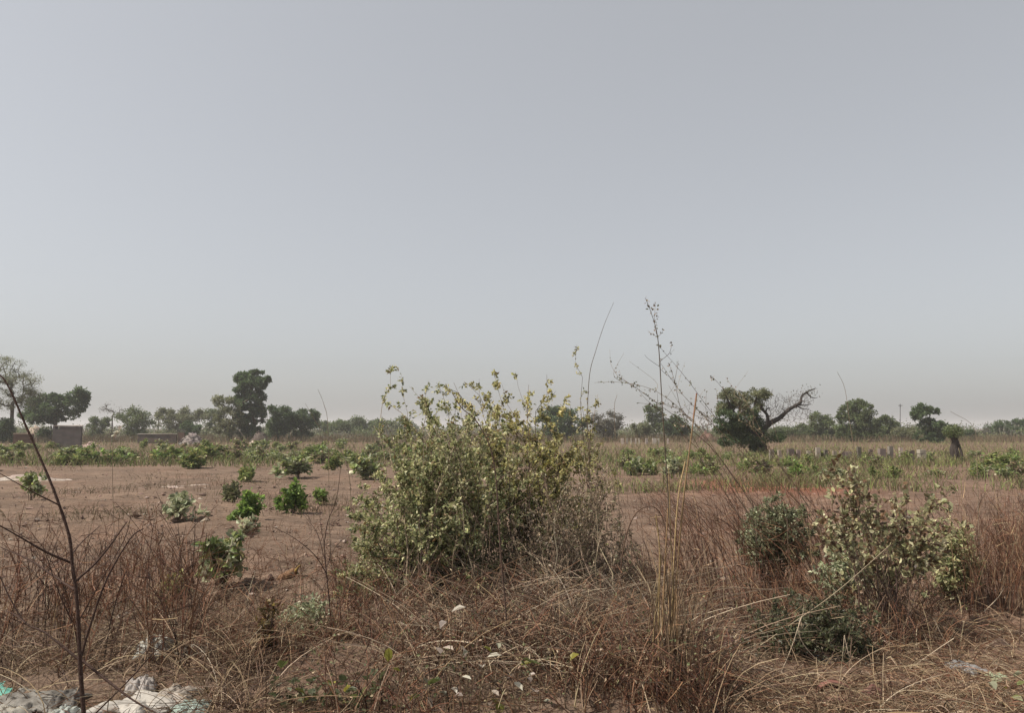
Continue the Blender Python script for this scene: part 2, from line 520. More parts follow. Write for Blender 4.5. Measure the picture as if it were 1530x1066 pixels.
TREES = [
    ('acacia_tree', 'feathery open acacia at the field edge beside the reddish mud wall', 85, 18, [(6, 556, 36, 24), (34, 572, 28, 20), (14, 596, 40, 20), (38, 592, 22, 12)], TREE_PALE, dict(full=1, r0=0.2, clumps=150, per=110, leaf=0.13, spread=0.5)),
    ('bush_tree', 'dark bushy growth at the foot of the feathery acacia', 84, 6, [(4, 640, 14, 16)], TREE_DARK, dict(clumps=16, r0=0.08)),
    ('broad_tree', 'dark green broad-crowned tree rising behind the grey block wall', 92, 88, [(85, 612, 42, 22), (106, 597, 26, 15), (58, 622, 26, 15), (70, 603, 20, 12)], TREE_DARK, dict(r0=0.24, clumps=70, per=70, leaf=0.3, spread=0.4)),
    ('bare_tree', 'thin grey nearly bare tree with a flat sparse crown', 112, 168, [(163, 611, 26, 8), (172, 618, 14, 8)], TREE_GREY, dict(full=1, r0=0.09, clumps=34, per=12, leaf=0.18, spread=0.55)),
    ('round_tree', 'small rounded green tree beside the bare flat-crowned tree', 108, 204, [(203, 628, 24, 15)], TREE_MID, dict(r0=0.12, clumps=40, per=60, leaf=0.25)),
    ('bush_tree', 'low rounded bush under the bare flat-crowned tree', 112, 150, [(148, 635, 18, 10)], TREE_MID, dict(r0=0.08, clumps=22, per=55)),
    ('broad_tree', 'wide pale olive tree behind the low dark wall with light coping', 125, 265, [(258, 630, 26, 16), (283, 622, 24, 11), (246, 622, 14, 10)], TREE_PALE, dict(r0=0.2, clumps=60, per=60, leaf=0.28, spread=0.45)),
    ('umbrella_tree', 'flat-topped umbrella tree between the pale olive tree and the tallest tree', 130, 316, [(314, 621, 22, 7), (318, 636, 14, 10)], TREE_MID, dict(r0=0.14, clumps=40, per=50, leaf=0.26)),
    ('bush_tree', 'dark compact bush behind the grey rubble heap', 104, 288, [(287, 640, 14, 10)], TREE_DARK, dict(r0=0.08, clumps=22, per=60)),
    ('tall_tree', 'tallest dark green tree with a block-shaped column crown', 95, 377, [(376, 573, 28, 18), (362, 568, 14, 10), (395, 574, 12, 10), (374, 598, 24, 18), (374, 625, 24, 20), (380, 646, 18, 8)], TREE_DARK, dict(r0=0.3, clumps=110, per=80, leaf=0.27, spread=0.36)),
    ('pale_tree', 'paler loose tree leaning against the tallest tree', 93, 345, [(333, 607, 16, 14), (347, 628, 24, 18), (330, 640, 16, 9)], TREE_PALE, dict(r0=0.12, clumps=46, per=46, leaf=0.22)),
    ('round_tree', 'dark round-crowned tree next to the tallest tree', 99, 418, [(417, 624, 19, 16), (414, 642, 16, 9)], TREE_DARK, dict(r0=0.16, clumps=44, per=60, leaf=0.25)),
    ('spreading_tree', 'dark layered tree between the round-crowned tree and the long low grove', 100, 452, [(452, 622, 22, 11), (460, 634, 16, 9), (440, 634, 14, 9)], TREE_DARK, dict(r0=0.16, clumps=44, per=55, leaf=0.26)),
    ('low_tree', 'low wide tree at the start of the long low grove', 150, 494, [(494, 640, 26, 10)], TREE_MID, dict(r0=0.18, clumps=40, per=60, leaf=0.34)),
    ('low_tree', 'long dome-shaped green tree in the low grove behind the scrub', 150, 548, [(546, 635, 36, 9), (520, 641, 22, 8), (572, 640, 18, 9)], TREE_MID, dict(r0=0.22, clumps=70, per=65, leaf=0.34, spread=0.5)),
    ('low_tree', 'low tree half hidden behind the leafy grey-green bush', 140, 598, [(598, 640, 26, 12)], TREE_MID, dict(r0=0.18, clumps=40, per=60, leaf=0.32)),
    ('round_tree', 'dark round tree showing past the yellowish bush', 105, 838, [(838, 633, 34, 20), (828, 622, 16, 10)], TREE_DARK, dict(r0=0.2, clumps=64, per=70, leaf=0.28, spread=0.42)),
    ('grey_tree', 'grey-leaved hazy tree behind the tall thin stalks', 100, 906, [(905, 630, 24, 15), (910, 642, 20, 10)], TREE_GREY, dict(r0=0.14, clumps=48, per=40, leaf=0.22)),
    ('poplar_tree', 'narrow upright tree behind the tall seeding stalk', 120, 979, [(978, 616, 12, 10), (979, 632, 15, 12), (984, 644, 18, 10)], TREE_MID, dict(r0=0.15, clumps=46, per=60, leaf=0.27)),
    ('bush_tree', 'light green bush at the foot of the narrow upright tree', 110, 958, [(958, 642, 13, 11)], TREE_PALE, dict(r0=0.07, clumps=22, per=50)),
    ('round_tree', 'dark round bush-like tree between the upright tree and the gnarled tree', 105, 1012, [(1012, 641, 19, 15)], TREE_DARK, dict(r0=0.14, clumps=44, per=65, leaf=0.26)),
    ('bare_tree', 'pale leafless tree beside the gnarled tree', 100, 1054, [(1052, 632, 20, 16)], TREE_GREY, dict(full=1, r0=0.09, clumps=36, per=9, leaf=0.16, bark=(0.17, 0.14, 0.12))),
    ('low_tree', 'low pair of rounded crowns behind the gnarled tree limb', 112, 1180, [(1168, 651, 18, 9), (1190, 647, 20, 11)], TREE_MID, dict(r0=0.14, clumps=44, per=60, leaf=0.27)),
    ('loose_tree', 'loose pale-topped tree in the thicket behind the row of stubs', 104, 1226, [(1224, 634, 20, 13), (1232, 648, 22, 13)], TREE_MID, dict(r0=0.14, clumps=46, per=50, leaf=0.25)),
    ('round_tree', 'tall rounded green tree standing over the row of grey stubs', 92, 1279, [(1282, 617, 24, 16), (1272, 634, 24, 18), (1298, 636, 16, 16), (1270, 650, 18, 10)], TREE_MID, dict(r0=0.2, clumps=84, per=60, leaf=0.26, spread=0.4)),
    ('round_tree', 'mid green tree at the side of the tall rounded tree', 100, 1322, [(1320, 638, 18, 14), (1318, 650, 20, 10)], TREE_MID, dict(r0=0.14, clumps=44, per=58, leaf=0.25)),
    ('bush_tree', 'low olive bush in front of the slender mast', 98, 1350, [(1352, 652, 24, 10)], TREE_PALE, dict(r0=0.09, clumps=34, per=55)),
    ('slender_tree', 'slender tree with a pale trunk and tufted top', 84, 1395, [(1376, 612, 14, 7), (1392, 616, 10, 5), (1372, 622, 12, 8), (1394, 640, 20, 13), (1400, 652, 16, 10)], TREE_DARK, dict(r0=0.12, clumps=60, per=55, leaf=0.22, spread=0.4)),
    ('bush_tree', 'small dark bush peeping out past the stump tree', 104, 1450, [(1449, 652, 9, 9)], TREE_DARK, dict(r0=0.07, clumps=16, per=50)),
    ('low_tree', 'wide dark crown of a mango-like tree past the stump tree', 128, 1508, [(1506, 644, 28, 12), (1490, 650, 22, 9), (1525, 642, 16, 12)], TREE_DARK, dict(r0=0.2, clumps=60, per=65, leaf=0.3, spread=0.45)),
    ('bush_tree', 'low brownish bush in front of the wide mango-like tree', 112, 1470, [(1470, 656, 16, 8)], TREE_GREY, dict(r0=0.07, clumps=20, per=50)),
]
for nm, lab, Y, tx, bl, pal, kw in TREES:
    tree(nm, lab, 'tree', Y, tx, bl, pal, **kw)


def far_woodland():
    mb = MB()
    n = 420
    px = RNG.uniform(-260, 1800, n)
    Y = RNG.uniform(190, 290, n)
    h = RNG.uniform(1.5, 3.6, n) * (0.6 + 0.5 * np.sin(px * 0.031) ** 2)
    x = (px - CX) / F * Y
    i = np.repeat(np.arange(n), 45)
    u = RNG.normal(size=(len(i), 3))
    pos = np.stack([x[i] + u[:, 0] * 1.9, Y[i] + u[:, 1] * 1.5, np.abs(h[i] * 0.5 + u[:, 2] * h[i] * 0.28)], 1)
    leaves(mb, pos, RNG.normal(size=(len(i), 3)), RNG.uniform(0.35, 0.8, len(i)), RNG.uniform(0.25, 0.5, len(i)), pick(TREE_MID + TREE_GREY, len(i)))
    tag(mb.build('far_woodland', 'leaf'), 'hazy strip of distant scrub woodland along the horizon', 'woodland', kind='stuff')


far_woodland()


def undergrowth():
    mb = MB()
    n = 520
    px = np.concatenate([RNG.uniform(-60, 640, 260), RNG.uniform(790, 1600, 260)])
    Y = RNG.uniform(105, 165, n)
    h = RNG.uniform(0.8, 2.3, n) * (0.55 + 0.6 * np.sin(px * 0.023 + 1) ** 2)
    x = (px - CX) / F * Y
    i = np.repeat(np.arange(n), 55)
    u = RNG.normal(size=(len(i), 3))
    pos = np.stack([x[i] + u[:, 0] * 0.8, Y[i] + u[:, 1] * 0.8, np.abs(h[i] * 0.5 + u[:, 2] * h[i] * 0.28)], 1)
    k = RNG.integers(0, 3, n)
    col = np.where((k == 0)[i][:, None], pick(TREE_GREY, len(i)), np.where((k == 1)[i][:, None], pick(TREE_MID, len(i)), pick(TREE_PALE, len(i)))) * RNG.uniform(0.75, 1.2, (n, 1))[i]
    leaves(mb, pos, RNG.normal(size=(len(i), 3)), RNG.uniform(0.2, 0.42, len(i)), RNG.uniform(0.14, 0.28, len(i)), col)
    tag(mb.build('undergrowth', 'leaf'), 'low scrub filling the gaps between the trees along the field edge', 'scrub', kind='stuff')


undergrowth()


def gnarled_tree():
    Y = 47.0
    base = G(1141, 681)
    base = np.array([P(1141, 640, Y)[0], Y, float(T(base[0], Y)) - 0.05])
    root = thing('gnarled_tree', 'gnarled old tree with one bare limb reaching out sideways and leaves on its other half', 'tree', base)
    c = (0.045, 0.038, 0.034)

    def limb(nm, pix, r0, r1, dy, sides=7):
        p = [P(x, y, Y + dy * k / max(1, len(pix) - 1)) for k, (x, y) in enumerate(pix)]
        mb = MB()
        line_tube(mb, smooth_line(p, 4), r0, r1, c, sides)
        return mb.build(nm, 'wood', root, smooth=True, origin=base)
    limb('trunk', [(1146, 684), (1140, 668), (1136, 652), (1142, 638)], 0.24, 0.2, 0)
    limb('limb', [(1140, 644), (1152, 632), (1165, 625), (1178, 613), (1188, 607), (1196, 602), (1198, 592), (1208, 585), (1218, 581)], 0.17, 0.03, 0.6)
    limb('limb', [(1138, 650), (1147, 632), (1146, 620), (1138, 611), (1137, 606)], 0.14, 0.05, -0.4)
    limb('limb', [(1136, 655), (1126, 630), (1116, 608), (1112, 590), (1104, 584)], 0.17, 0.03, 0.8)
    limb('limb', [(1136, 655), (1112, 635), (1094, 612), (1084, 590)], 0.15, 0.03, -0.7)
    limb('limb', [(1137, 650), (1128, 620), (1130, 596), (1142, 583)], 0.14, 0.02, 0.5)
    limb('branch', [(1192, 605), (1202, 606), (1212, 604)], 0.055, 0.02, 0.2, 5)
    limb('branch', [(1190, 606), (1198, 611), (1208, 612)], 0.05, 0.02, -0.2, 5)
    limb('branch', [(1144, 616), (1146, 611), (1150, 610)], 0.06, 0.03, 0.1, 5)
    limb('branch', [(1170, 620), (1172, 614), (1168, 611)], 0.05, 0.02, 0.1, 5)
    limb('branch', [(1205, 587), (1214, 595), (1222, 594)], 0.045, 0.012, 0.2, 5)
    # fine bare twigs
    n = 190
    a = np.array([P(x, y, Y + q) for x, y, q in zip(RNG.uniform(1140, 1212, n), RNG.uniform(592, 632, n), RNG.normal(0, 0.5, n))])
    d = norm(RNG.normal(size=(n, 3)) + np.array([0.25, 0, 0.8])) * RNG.uniform(0.25, 0.75, (n, 1))
    pts = bez(a, a + d * 0.5 + RNG.normal(0, 0.08, (n, 3)), a + d, 5)
    mb = MB()
    tubes(mb, pts, np.tile(np.linspace(0.013, 0.006, 5), (n, 1)), pick([((0.10, 0.085, 0.075), 1)], n), 3)
    o = mb.build('twigs', 'wood', root, origin=base)
    o['kind'] = 'stuff'
    mb = MB()
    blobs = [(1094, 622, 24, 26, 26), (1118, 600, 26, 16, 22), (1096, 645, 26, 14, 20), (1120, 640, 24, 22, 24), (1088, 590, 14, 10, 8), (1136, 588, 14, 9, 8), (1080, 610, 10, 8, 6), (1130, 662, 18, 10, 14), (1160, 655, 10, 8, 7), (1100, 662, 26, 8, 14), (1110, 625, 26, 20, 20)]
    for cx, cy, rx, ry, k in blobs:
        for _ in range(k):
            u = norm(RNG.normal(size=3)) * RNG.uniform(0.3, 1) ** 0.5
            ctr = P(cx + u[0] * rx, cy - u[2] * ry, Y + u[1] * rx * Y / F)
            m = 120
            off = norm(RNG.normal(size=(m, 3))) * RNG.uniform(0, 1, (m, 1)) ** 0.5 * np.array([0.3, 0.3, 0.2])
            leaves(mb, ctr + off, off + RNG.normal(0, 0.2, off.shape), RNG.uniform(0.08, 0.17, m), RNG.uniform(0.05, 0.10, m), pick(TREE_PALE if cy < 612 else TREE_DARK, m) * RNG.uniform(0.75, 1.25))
    n = 150                                            # few leaves at the ends of the bare limb
    ctr = np.array([P(x, y, Y + q) for x, y, q in zip(np.concatenate([RNG.normal(1206, 9, 110), RNG.uniform(1150, 1215, 40)]), np.concatenate([RNG.normal(588, 6, 110), RNG.uniform(585, 622, 40)]), RNG.normal(0.4, 0.4, n))])
    leaves(mb, ctr, RNG.normal(size=(n, 3)), RNG.uniform(0.08, 0.15, n), RNG.uniform(0.04, 0.08, n), pick(TREE_GREY, n))
    o = mb.build('crown', 'leaf', root, origin=base)
    o['kind'] = 'stuff'


gnarled_tree()


def stump_tree():
    Y = 38.0
    base = np.array([P(1426, 640, Y)[0], Y, float(T(P(1426, 640, Y)[0], Y)) - 0.06])
    root = thing('pollarded_tree', 'dark thick stump of a cut tree with a tuft of new leaves', 'tree', base)
    mb = MB()
    c = (0.045, 0.036, 0.031)
    p = smooth_line([base, P(1425, 676, Y), P(1427, 662, Y), P(1424, 650, Y)], 4)
    line_tube(mb, p, 0.2, 0.15, c, 9)
    for _ in range(3):
        b = base + np.array([RNG.uniform(-0.18, 0.18), RNG.uniform(-0.2, 0), 0])
        line_tube(mb, smooth_line([b, b + np.array([0, -0.05, 0.5]), P(1425 + RNG.uniform(-5, 5), 655, Y)], 3), 0.08, 0.05, c, 5)
    mb.build('trunk', 'wood', root, smooth=True, origin=base)
    mb = MB()
    for _ in range(13):
        a = P(1424 + RNG.uniform(-4, 4), 654, Y)
        b = P(1424 + RNG.uniform(-15, 14), RNG.uniform(634, 652), Y + RNG.uniform(-0.3, 0.3))
        line_tube(mb, smooth_line([a, (a + b) / 2 + np.array([0, 0, 0.05]), b], 3), 0.02, 0.006, (0.09, 0.07, 0.05), 4)
    mb.build('sprouts', 'wood', root, origin=base)['kind'] = 'stuff'
    mb = MB()
    n = 900
    u = norm(RNG.normal(size=(n, 3))) * RNG.uniform(0, 1, (n, 1)) ** 0.4
    ctr = P(1424, 645, Y)
    leaves(mb, ctr + u * np.array([0.5, 0.5, 0.36]), RNG.normal(size=(n, 3)), RNG.uniform(0.06, 0.13, n), RNG.uniform(0.04, 0.07, n), pick(TREE_MID, n, 0.35))
    mb.build('crown', 'leaf', root, origin=base)['kind'] = 'stuff'


stump_tree()


# ------------------------------------------------------------------ shrubs: curved stems, twigs, leaves
def shrub(name, label, cat, base, base_r, tips, pal, ntw=9, twl=(0.12, 0.34), nleaf=12, leaf=(0.03, 0.018), stem_r=0.006, start=0.4, group=None, stempal=TWIG, bulge=0.25, detail=0, split=False, up=0.25, big=None, droop=0.0, stemleaf=10):
    base = np.asarray(base, float)
    tips = np.asarray(tips, float)
    N = len(tips)
    root = thing(name, label, cat, base, group)
    ang = RNG.uniform(0, 2 * math.pi, N)
    rr = base_r * np.sqrt(RNG.uniform(0, 1, N))
    a = base + np.stack([rr * np.cos(ang), rr * np.sin(ang), np.full(N, -0.03)], 1)
    H = tips - a
    ctrl = a + H * np.array([0.32, 0.32, 0.62]) + np.array([0, 0, 1]) * np.linalg.norm(H, axis=1)[:, None] * bulge * 0.3 + RNG.normal(0, 0.05, (N, 3)) * np.linalg.norm(H, axis=1)[:, None]
    K = 9
    pts = bez(a, ctrl, tips, K)
    pts[:, 1:-1] += RNG.normal(0, 0.012, (N, K - 2, 3)) * np.linalg.norm(H, axis=1)[:, None, None]
    pts[:, :, 2] = np.maximum(pts[:, :, 2], base[2] - 0.04)
    rad = np.linspace(1, 0.22, K)[None] * stem_r * RNG.uniform(0.6, 1.3, (N, 1))
    col = pick(stempal, N)
    if split:
        for k in range(N):
            mb = MB()
            tubes(mb, pts[k:k + 1], rad[k:k + 1], col[k:k + 1], 5)
            mb.build('stem', 'wood', root, smooth=True, origin=base)
    else:
        mb = MB()
        tubes(mb, pts, rad, col, 4)
        mb.build('stems', 'wood', root, smooth=True, origin=base)['kind'] = 'stuff'
    ml = MB()
    tw = None
    if ntw:
        i = np.repeat(np.arange(N), ntw)
        t = RNG.uniform(start, 1.0, len(i))
        p, tg = along(pts, i, t)
        L = RNG.uniform(twl[0], twl[1], len(i)) * (1.45 - 1.15 * t)
        d = norm(tg * 0.7 + RNG.normal(0, 0.55, (len(i), 3)) + np.array([0, 0, up]))
        tw = bez(p, p + d * (L * 0.5)[:, None], p + d * L[:, None] + np.array([0, 0, 1]) * (L * RNG.uniform(-0.25, 0.12, len(i)) - droop * L)[:, None], 4)
        tw[:, :, 2] = np.maximum(tw[:, :, 2], base[2] + 0.01)
        mb = MB()
        tubes(mb, tw, np.tile(np.linspace(0.38, 0.16, 4) * stem_r, (len(i), 1)), pick(stempal, len(i)), 3)
        mb.build('twigs', 'wood', root, origin=base)['kind'] = 'stuff'
        j = np.repeat(np.arange(len(i)), nleaf)
        q, qt = along(tw, j, RNG.uniform(0.12, 1, len(j)))
        n = len(j)
        if n:
            leaves(ml, q + RNG.normal(0, leaf[0] * 0.25, (n, 3)), qt * 0.5 + RNG.normal(0, 0.6, (n, 3)), leaf[0] * RNG.uniform(0.55, 1.35, n), leaf[1] * RNG.uniform(0.6, 1.3, n), pick(pal, n) * RNG.uniform(0.75, 1.25, (len(i), 1))[j], detail)
    if stemleaf:
        j = np.repeat(np.arange(N), stemleaf)
        q, qt = along(pts, j, RNG.uniform(max(start, 0.55), 1, len(j)))
        n = len(j)
        leaves(ml, q + RNG.normal(0, leaf[0] * 0.2, (n, 3)), qt * 0.4 + RNG.normal(0, 0.7, (n, 3)), leaf[0] * RNG.uniform(0.5, 1.2, n), leaf[1] * RNG.uniform(0.6, 1.2, n), pick(pal, n), detail)
    if ml.n:
        ml.build('foliage', 'leaf', root, origin=base)['kind'] = 'stuff'
    if big:                                             # large leaves, each one a part
        nb, bl, bw, bpal = big
        src = tw if tw is not None else pts
        i = RNG.integers(0, len(src), nb)
        q, qt = along(src, i, RNG.uniform(0.4, 1, nb))
        variants = []
        for _ in range(6):
            mb = MB()
            leaves(mb, np.zeros((1, 3)), np.array([[1.0, 0, 0]]), 1.0, bw / bl, pick(bpal, 1), 1, up=3.0)
            me = mb.mesh('leaf')
            me.materials.append(MAT['leaf'])
            variants.append(me)
        for k in range(nb):
            o = bpy.data.objects.new('leaf', variants[k % 6])
            COL.objects.link(o)
            o.parent = root
            o.location = q[k] - base
            d = Vector(norm(qt[k] * 0.4 + RNG.normal(0, 0.5, 3) + np.array([0, 0, -0.1])))
            o.rotation_euler = d.to_track_quat('X', 'Z').to_euler()
            s = bl * RNG.uniform(0.75, 1.3)
            o.scale = (s, s, s)
    return root


def tips_px(outline, n, Y, dy, ylow, top=0.0):
    """random tips inside an outline (list of (px, top py)); ylow = lowest py"""
    xs = np.array([a for a, _ in outline], float)
    ys = np.array([b for _, b in outline], float)
    out = []
    while len(out) < n:
        x = RNG.uniform(xs[0], xs[-1])
        yt = np.interp(x, xs, ys)
        yl = np.interp(x, xs, ylow) if np.ndim(ylow) else ylow
        if yl <= yt + 4:
            continue
        y = yt + (yl - yt) * RNG.uniform(0, 1) ** (1.25 + top)
        out.append(P(x, y, Y + RNG.uniform(-dy, dy)))
    return np.array(out)


# the large bush in the middle: grey-green half
base = G(668, 905)
outl = [(505, 850), (520, 770), (545, 722), (580, 680), (605, 625), (640, 590), (690, 600), (740, 606), (790, 660), (810, 740)]
tips = tips_px(outl, 130, 8.0, 0.9, 868)
tips = np.vstack([tips, tips_px([(498, 850), (520, 765), (560, 712), (620, 690), (680, 720), (740, 780)], 85, 7.6, 0.7, 890)])
tips = np.vstack([tips, tips_px([(585, 680), (610, 620), (650, 590), (700, 596), (730, 640)], 38, 8.0, 0.5, 760)])
sprays = [(584, 545), (600, 560), (578, 602), (612, 578), (640, 570), (628, 590), (652, 572), (600, 622), (590, 655), (556, 712), (530, 745), (575, 640)]
tips = np.vstack([tips, [P(x, y, 8.0 + RNG.uniform(-0.4, 0.4)) for x, y in sprays]])
shrub('leafy_bush', 'large bushy grey-green shrub with small pale leaves, sprays arching above the horizon', 'bush', base, 0.55, tips, BUSH_GREY, ntw=10, twl=(0.10, 0.30), nleaf=14, leaf=(0.038, 0.025), stem_r=0.0065, start=0.35, stempal=TWIG + TWIG_PALE)
# yellowish bush just behind it
base = G(795, 880)
outl = [(690, 640), (720, 600), (755, 590), (800, 590), (835, 640), (880, 660), (905, 700)]
tips = tips_px(outl, 85, 8.9, 0.6, 800)
sprays = [(664, 575), (716, 566), (735, 552), (770, 556), (817, 560), (830, 585), (790, 575), (750, 575), (728, 590), (843, 600), (700, 576), (678, 572)]
tips = np.vstack([tips, [P(x, y, 8.9 + RNG.uniform(-0.3, 0.3)) for x, y in sprays]])
shrub('leafy_bush', 'yellowish green bush with upright leafy sprays behind the large grey-green bush', 'bush', base, 0.4, tips, BUSH_YELLOW, ntw=10, twl=(0.10, 0.28), nleaf=15, leaf=(0.042, 0.028), stem_r=0.0065, start=0.4)
# dry brown half
base = G(858, 915)
outl = [(750, 800), (790, 730), (840, 690), (880, 670), (920, 710), (950, 790), (970, 870)]
tips = tips_px(outl, 110, 7.5, 0.6, 880)
shrub('withered_bush', 'withered brown bush with grey twigs and few leaves beside the grey-green bush', 'bush', base, 0.5, tips, BUSH_DRY, ntw=12, twl=(0.10, 0.30), nleaf=7, leaf=(0.03, 0.018), stem_r=0.006, start=0.25, stempal=TWIG + TWIG_PALE)
# slim green shoots past the withered bush
base = G(880, 880)
tips = [P(x, y, 8.3 + RNG.uniform(-0.25, 0.25)) for x, y in [(862, 515), (868, 600), (852, 605), (893, 590), (880, 585), (876, 650), (905, 645), (860, 660), (890, 680), (915, 690), (870, 700), (900, 720), (880, 745), (905, 760)]]
shrub('shoot_bush', 'upright slim shoots with tiny green leaves beside the yellowish bush', 'bush', base, 0.12, tips, BUSH_YELLOW, ntw=9, twl=(0.06, 0.18), nleaf=9, leaf=(0.032, 0.022), stem_r=0.006, start=0.45, split=True)

# broad-leaved shrub on the right-hand side
base = G(1330, 962)
outl = [(1208, 760), (1225, 700), (1250, 682), (1290, 690), (1330, 700), (1370, 678), (1400, 668), (1425, 690), (1440, 760)]
tips = tips_px(outl, 46, 6.5, 0.7, 860)
shrub('broadleaf_shrub', 'broad-leaved shrub with pale curling leaves on bare brown stems', 'shrub', base, 0.16, tips, BROAD + BROAD + BROWNLEAF, ntw=8, twl=(0.10, 0.30), nleaf=6, leaf=(0.046, 0.032), stem_r=0.0052, start=0.45, detail=1, big=(150, 0.058, 0.042, BROAD + BROWNLEAF), stemleaf=4, split=True)
base = G(1405, 905)
outl = [(1385, 800), (1400, 770), (1430, 760), (1450, 800), (1470, 870)]
shrub('leafy_shrub', 'small olive shrub standing between the broad-leaved shrub and the tall red grass', 'shrub', base, 0.2, tips_px(outl, 26, 7.2, 0.35, 890), BUSH_GREY, ntw=8, nleaf=9, leaf=(0.042, 0.028), stem_r=0.006)
base = G(1160, 868)
outl = [(1103, 790), (1115, 752), (1140, 742), (1180, 740), (1205, 755), (1220, 800)]
shrub('leafy_shrub', 'compact dark grey-green shrub standing up out of the red grass', 'shrub', base, 0.2, tips_px(outl, 60, 7.8, 0.4, 830), DARKSHRUB + SAGE[:1], ntw=9, nleaf=13, leaf=(0.034, 0.022), stem_r=0.006, twl=(0.08, 0.2))
base = G(1215, 985)
outl = [(1105, 930), (1130, 895), (1180, 885), (1230, 880), (1280, 895), (1315, 940)]
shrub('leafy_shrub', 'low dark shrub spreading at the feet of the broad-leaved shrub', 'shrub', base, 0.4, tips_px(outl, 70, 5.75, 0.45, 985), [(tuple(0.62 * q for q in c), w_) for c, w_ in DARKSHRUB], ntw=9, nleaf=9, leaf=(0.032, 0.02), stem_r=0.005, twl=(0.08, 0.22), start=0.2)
base = G(1268, 905)
outl = [(1215, 850), (1240, 815), (1275, 812), (1310, 850)]
shrub('leafy_shrub', 'pale sage shrub growing between the compact shrub and the broad-leaved shrub', 'shrub', base, 0.2, tips_px(outl, 30, 6.7, 0.3, 880), SAGE, ntw=7, nleaf=9, leaf=(0.036, 0.022), stem_r=0.005, twl=(0.08, 0.2))
base = G(455, 965)
outl = [(415, 935), (435, 905), (460, 895), (490, 905), (505, 945)]
shrub('leafy_shrub', 'low pale sage plant at the edge of the bare soil near the thicket', 'shrub', base, 0.2, tips_px(outl, 36, 6.0, 0.35, 955), SAGE, ntw=7, nleaf=9, leaf=(0.036, 0.023), stem_r=0.0045, twl=(0.06, 0.18))

# ------------------------------------------------------------------ plants standing on the bare field
def weed(label, px, py, wpx, hpx, pal, n=22, nleaf=9, leaf_px=6.0, group=None, name='field_plant', stem_r=0.006, detail=1, big=None, ntw=5, flat=1.0):
    b = G(px, py)
    Y = b[1]
    s = Y / F
    n_ = max(8, int(n * 0.62))
    nleaf = max(4, int(nleaf * 0.6))
    leaf_px = leaf_px * 1.3
    th = RNG.uniform(0, 2 * math.pi, n_)
    r = np.sqrt(RNG.uniform(0, 1, n_)) * wpx * s * 0.5
    k1, k2 = RNG.uniform(0, 6.28, 2)
    r = r * (0.75 + 0.35 * np.sin(th * 2 + k1) + 0.2 * np.sin(th * 3 + k2))
    h = hpx * s * (1.0 - 0.5 * (r / (wpx * s * 0.5)) ** 2) * RNG.uniform(0.3, 1.05, n_)
    tips = b + np.stack([r * np.cos(th), r * np.sin(th) * flat, h], 1)
    L = leaf_px * s
    return shrub(name, label, 'plant', b, 0.04, tips, pal, ntw=ntw, twl=(hpx * s * 0.12, hpx * s * 0.32), nleaf=nleaf, leaf=(L, L * 0.65), stem_r=stem_r, start=0.35, group=group, detail=detail, big=big, stemleaf=6)


weed('sage-grey plant with a dark forked stem on the bare soil', 266, 780, 72, 42, SAGE, 20, 6, 7, stem_r=0.014)
weed('bright lime-green plant with pale blooms below it on the bare soil', 370, 782, 48, 46, FRESH, 34, 12, 6)
weed('pale withered plant in front of the lime-green plant', 372, 803, 44, 26, SAGE + BUSH_DRY, 14, 4, 7)
weed('dark withered clump behind the lime-green plant', 345, 754, 36, 32, DARKSHRUB, 26, 8, 5)
weed('fresh green plant leaning over on the bare soil', 437, 768, 46, 46, FRESH, 30, 11, 6)
weed('small upright green plant next to the leaning fresh green one', 480, 754, 20, 28, FRESH + FIELD, 16, 10, 5)
weed('large sage-green leafy plant with yellow leaves at its foot', 330, 880, 100, 88, SAGE + FIELD, 46, 8, 10, big=(70, 0.085, 0.055, SAGE + [((0.36, 0.26, 0.03), 2)]), stem_r=0.009)
weed('sparse plant with pale yellowish leaf tufts beside the large sage-green plant', 258, 905, 52, 66, BUSH_YELLOW, 10, 5, 8)
weed('sparse reddish green plant beside the bare soil with orange leaves', 400, 1000, 46, 84, [((0.20, 0.14, 0.05), 2), ((0.14, 0.105, 0.045), 3), ((0.13, 0.065, 0.04), 2)], 26, 8, 6)
weed('dark green bushy plant behind the furrows', 368, 718, 46, 26, FIELD, 24, 9, 5)
weed('grey-green straggling plant by the pale sand patch', 46, 748, 56, 44, FIELD + SAGE, 16, 7, 6)
weed('short leafy plant growing over the red earth', 1190, 712, 24, 22, FRESH + FIELD, 18, 9, 5)
weed('grey-green plant with pale leaf tips beyond the withered bush', 958, 712, 56, 26, SAGE + FIELD, 22, 7, 5)
weed('pale plant with light leaf tips in the grass by the tall seeding stalk', 1004, 716, 34, 30, SAGE, 14, 6, 5)

FIELD_LABEL = 'green field plant in the belt of growth beyond the bare soil'
protos = []
for k in range(7):
    pal = [FIELD, FIELD + FIELD + FRESH, FIELD + SAGE, FIELD, FIELD + SAGE, FIELD + BUSH_DRY, FIELD + BUSH_DRY][k]
    protos.append(weed(FIELD_LABEL, 290 + 30 * k, 698, 34 + 5 * (k % 3), 30 + 4 * (k % 2), pal, 26, 9, 4.6, group='green plants in the belt beyond the bare soil', detail=0))
spots = []
for x, y in [(290, 700), (255, 690), (445, 712), (500, 702), (545, 716), (605, 708), (12, 692), (92, 694), (135, 692), (575, 690), (470, 690), (410, 686), (330, 684), (640, 700)]:
    spots.append((x, y))
for _ in range(150):
    x = RNG.choice([RNG.uniform(0, 640), RNG.uniform(930, 1210), RNG.uniform(1200, 1440), RNG.uniform(1440, 1530)], p=[0.48, 0.24, 0.12, 0.16])
    if x < 640:
        y = RNG.uniform(668, 694)
    elif x < 1210:
        y = RNG.uniform(680, 712)
    else:
        y = RNG.uniform(682, 716)
    spots.append((x, y))
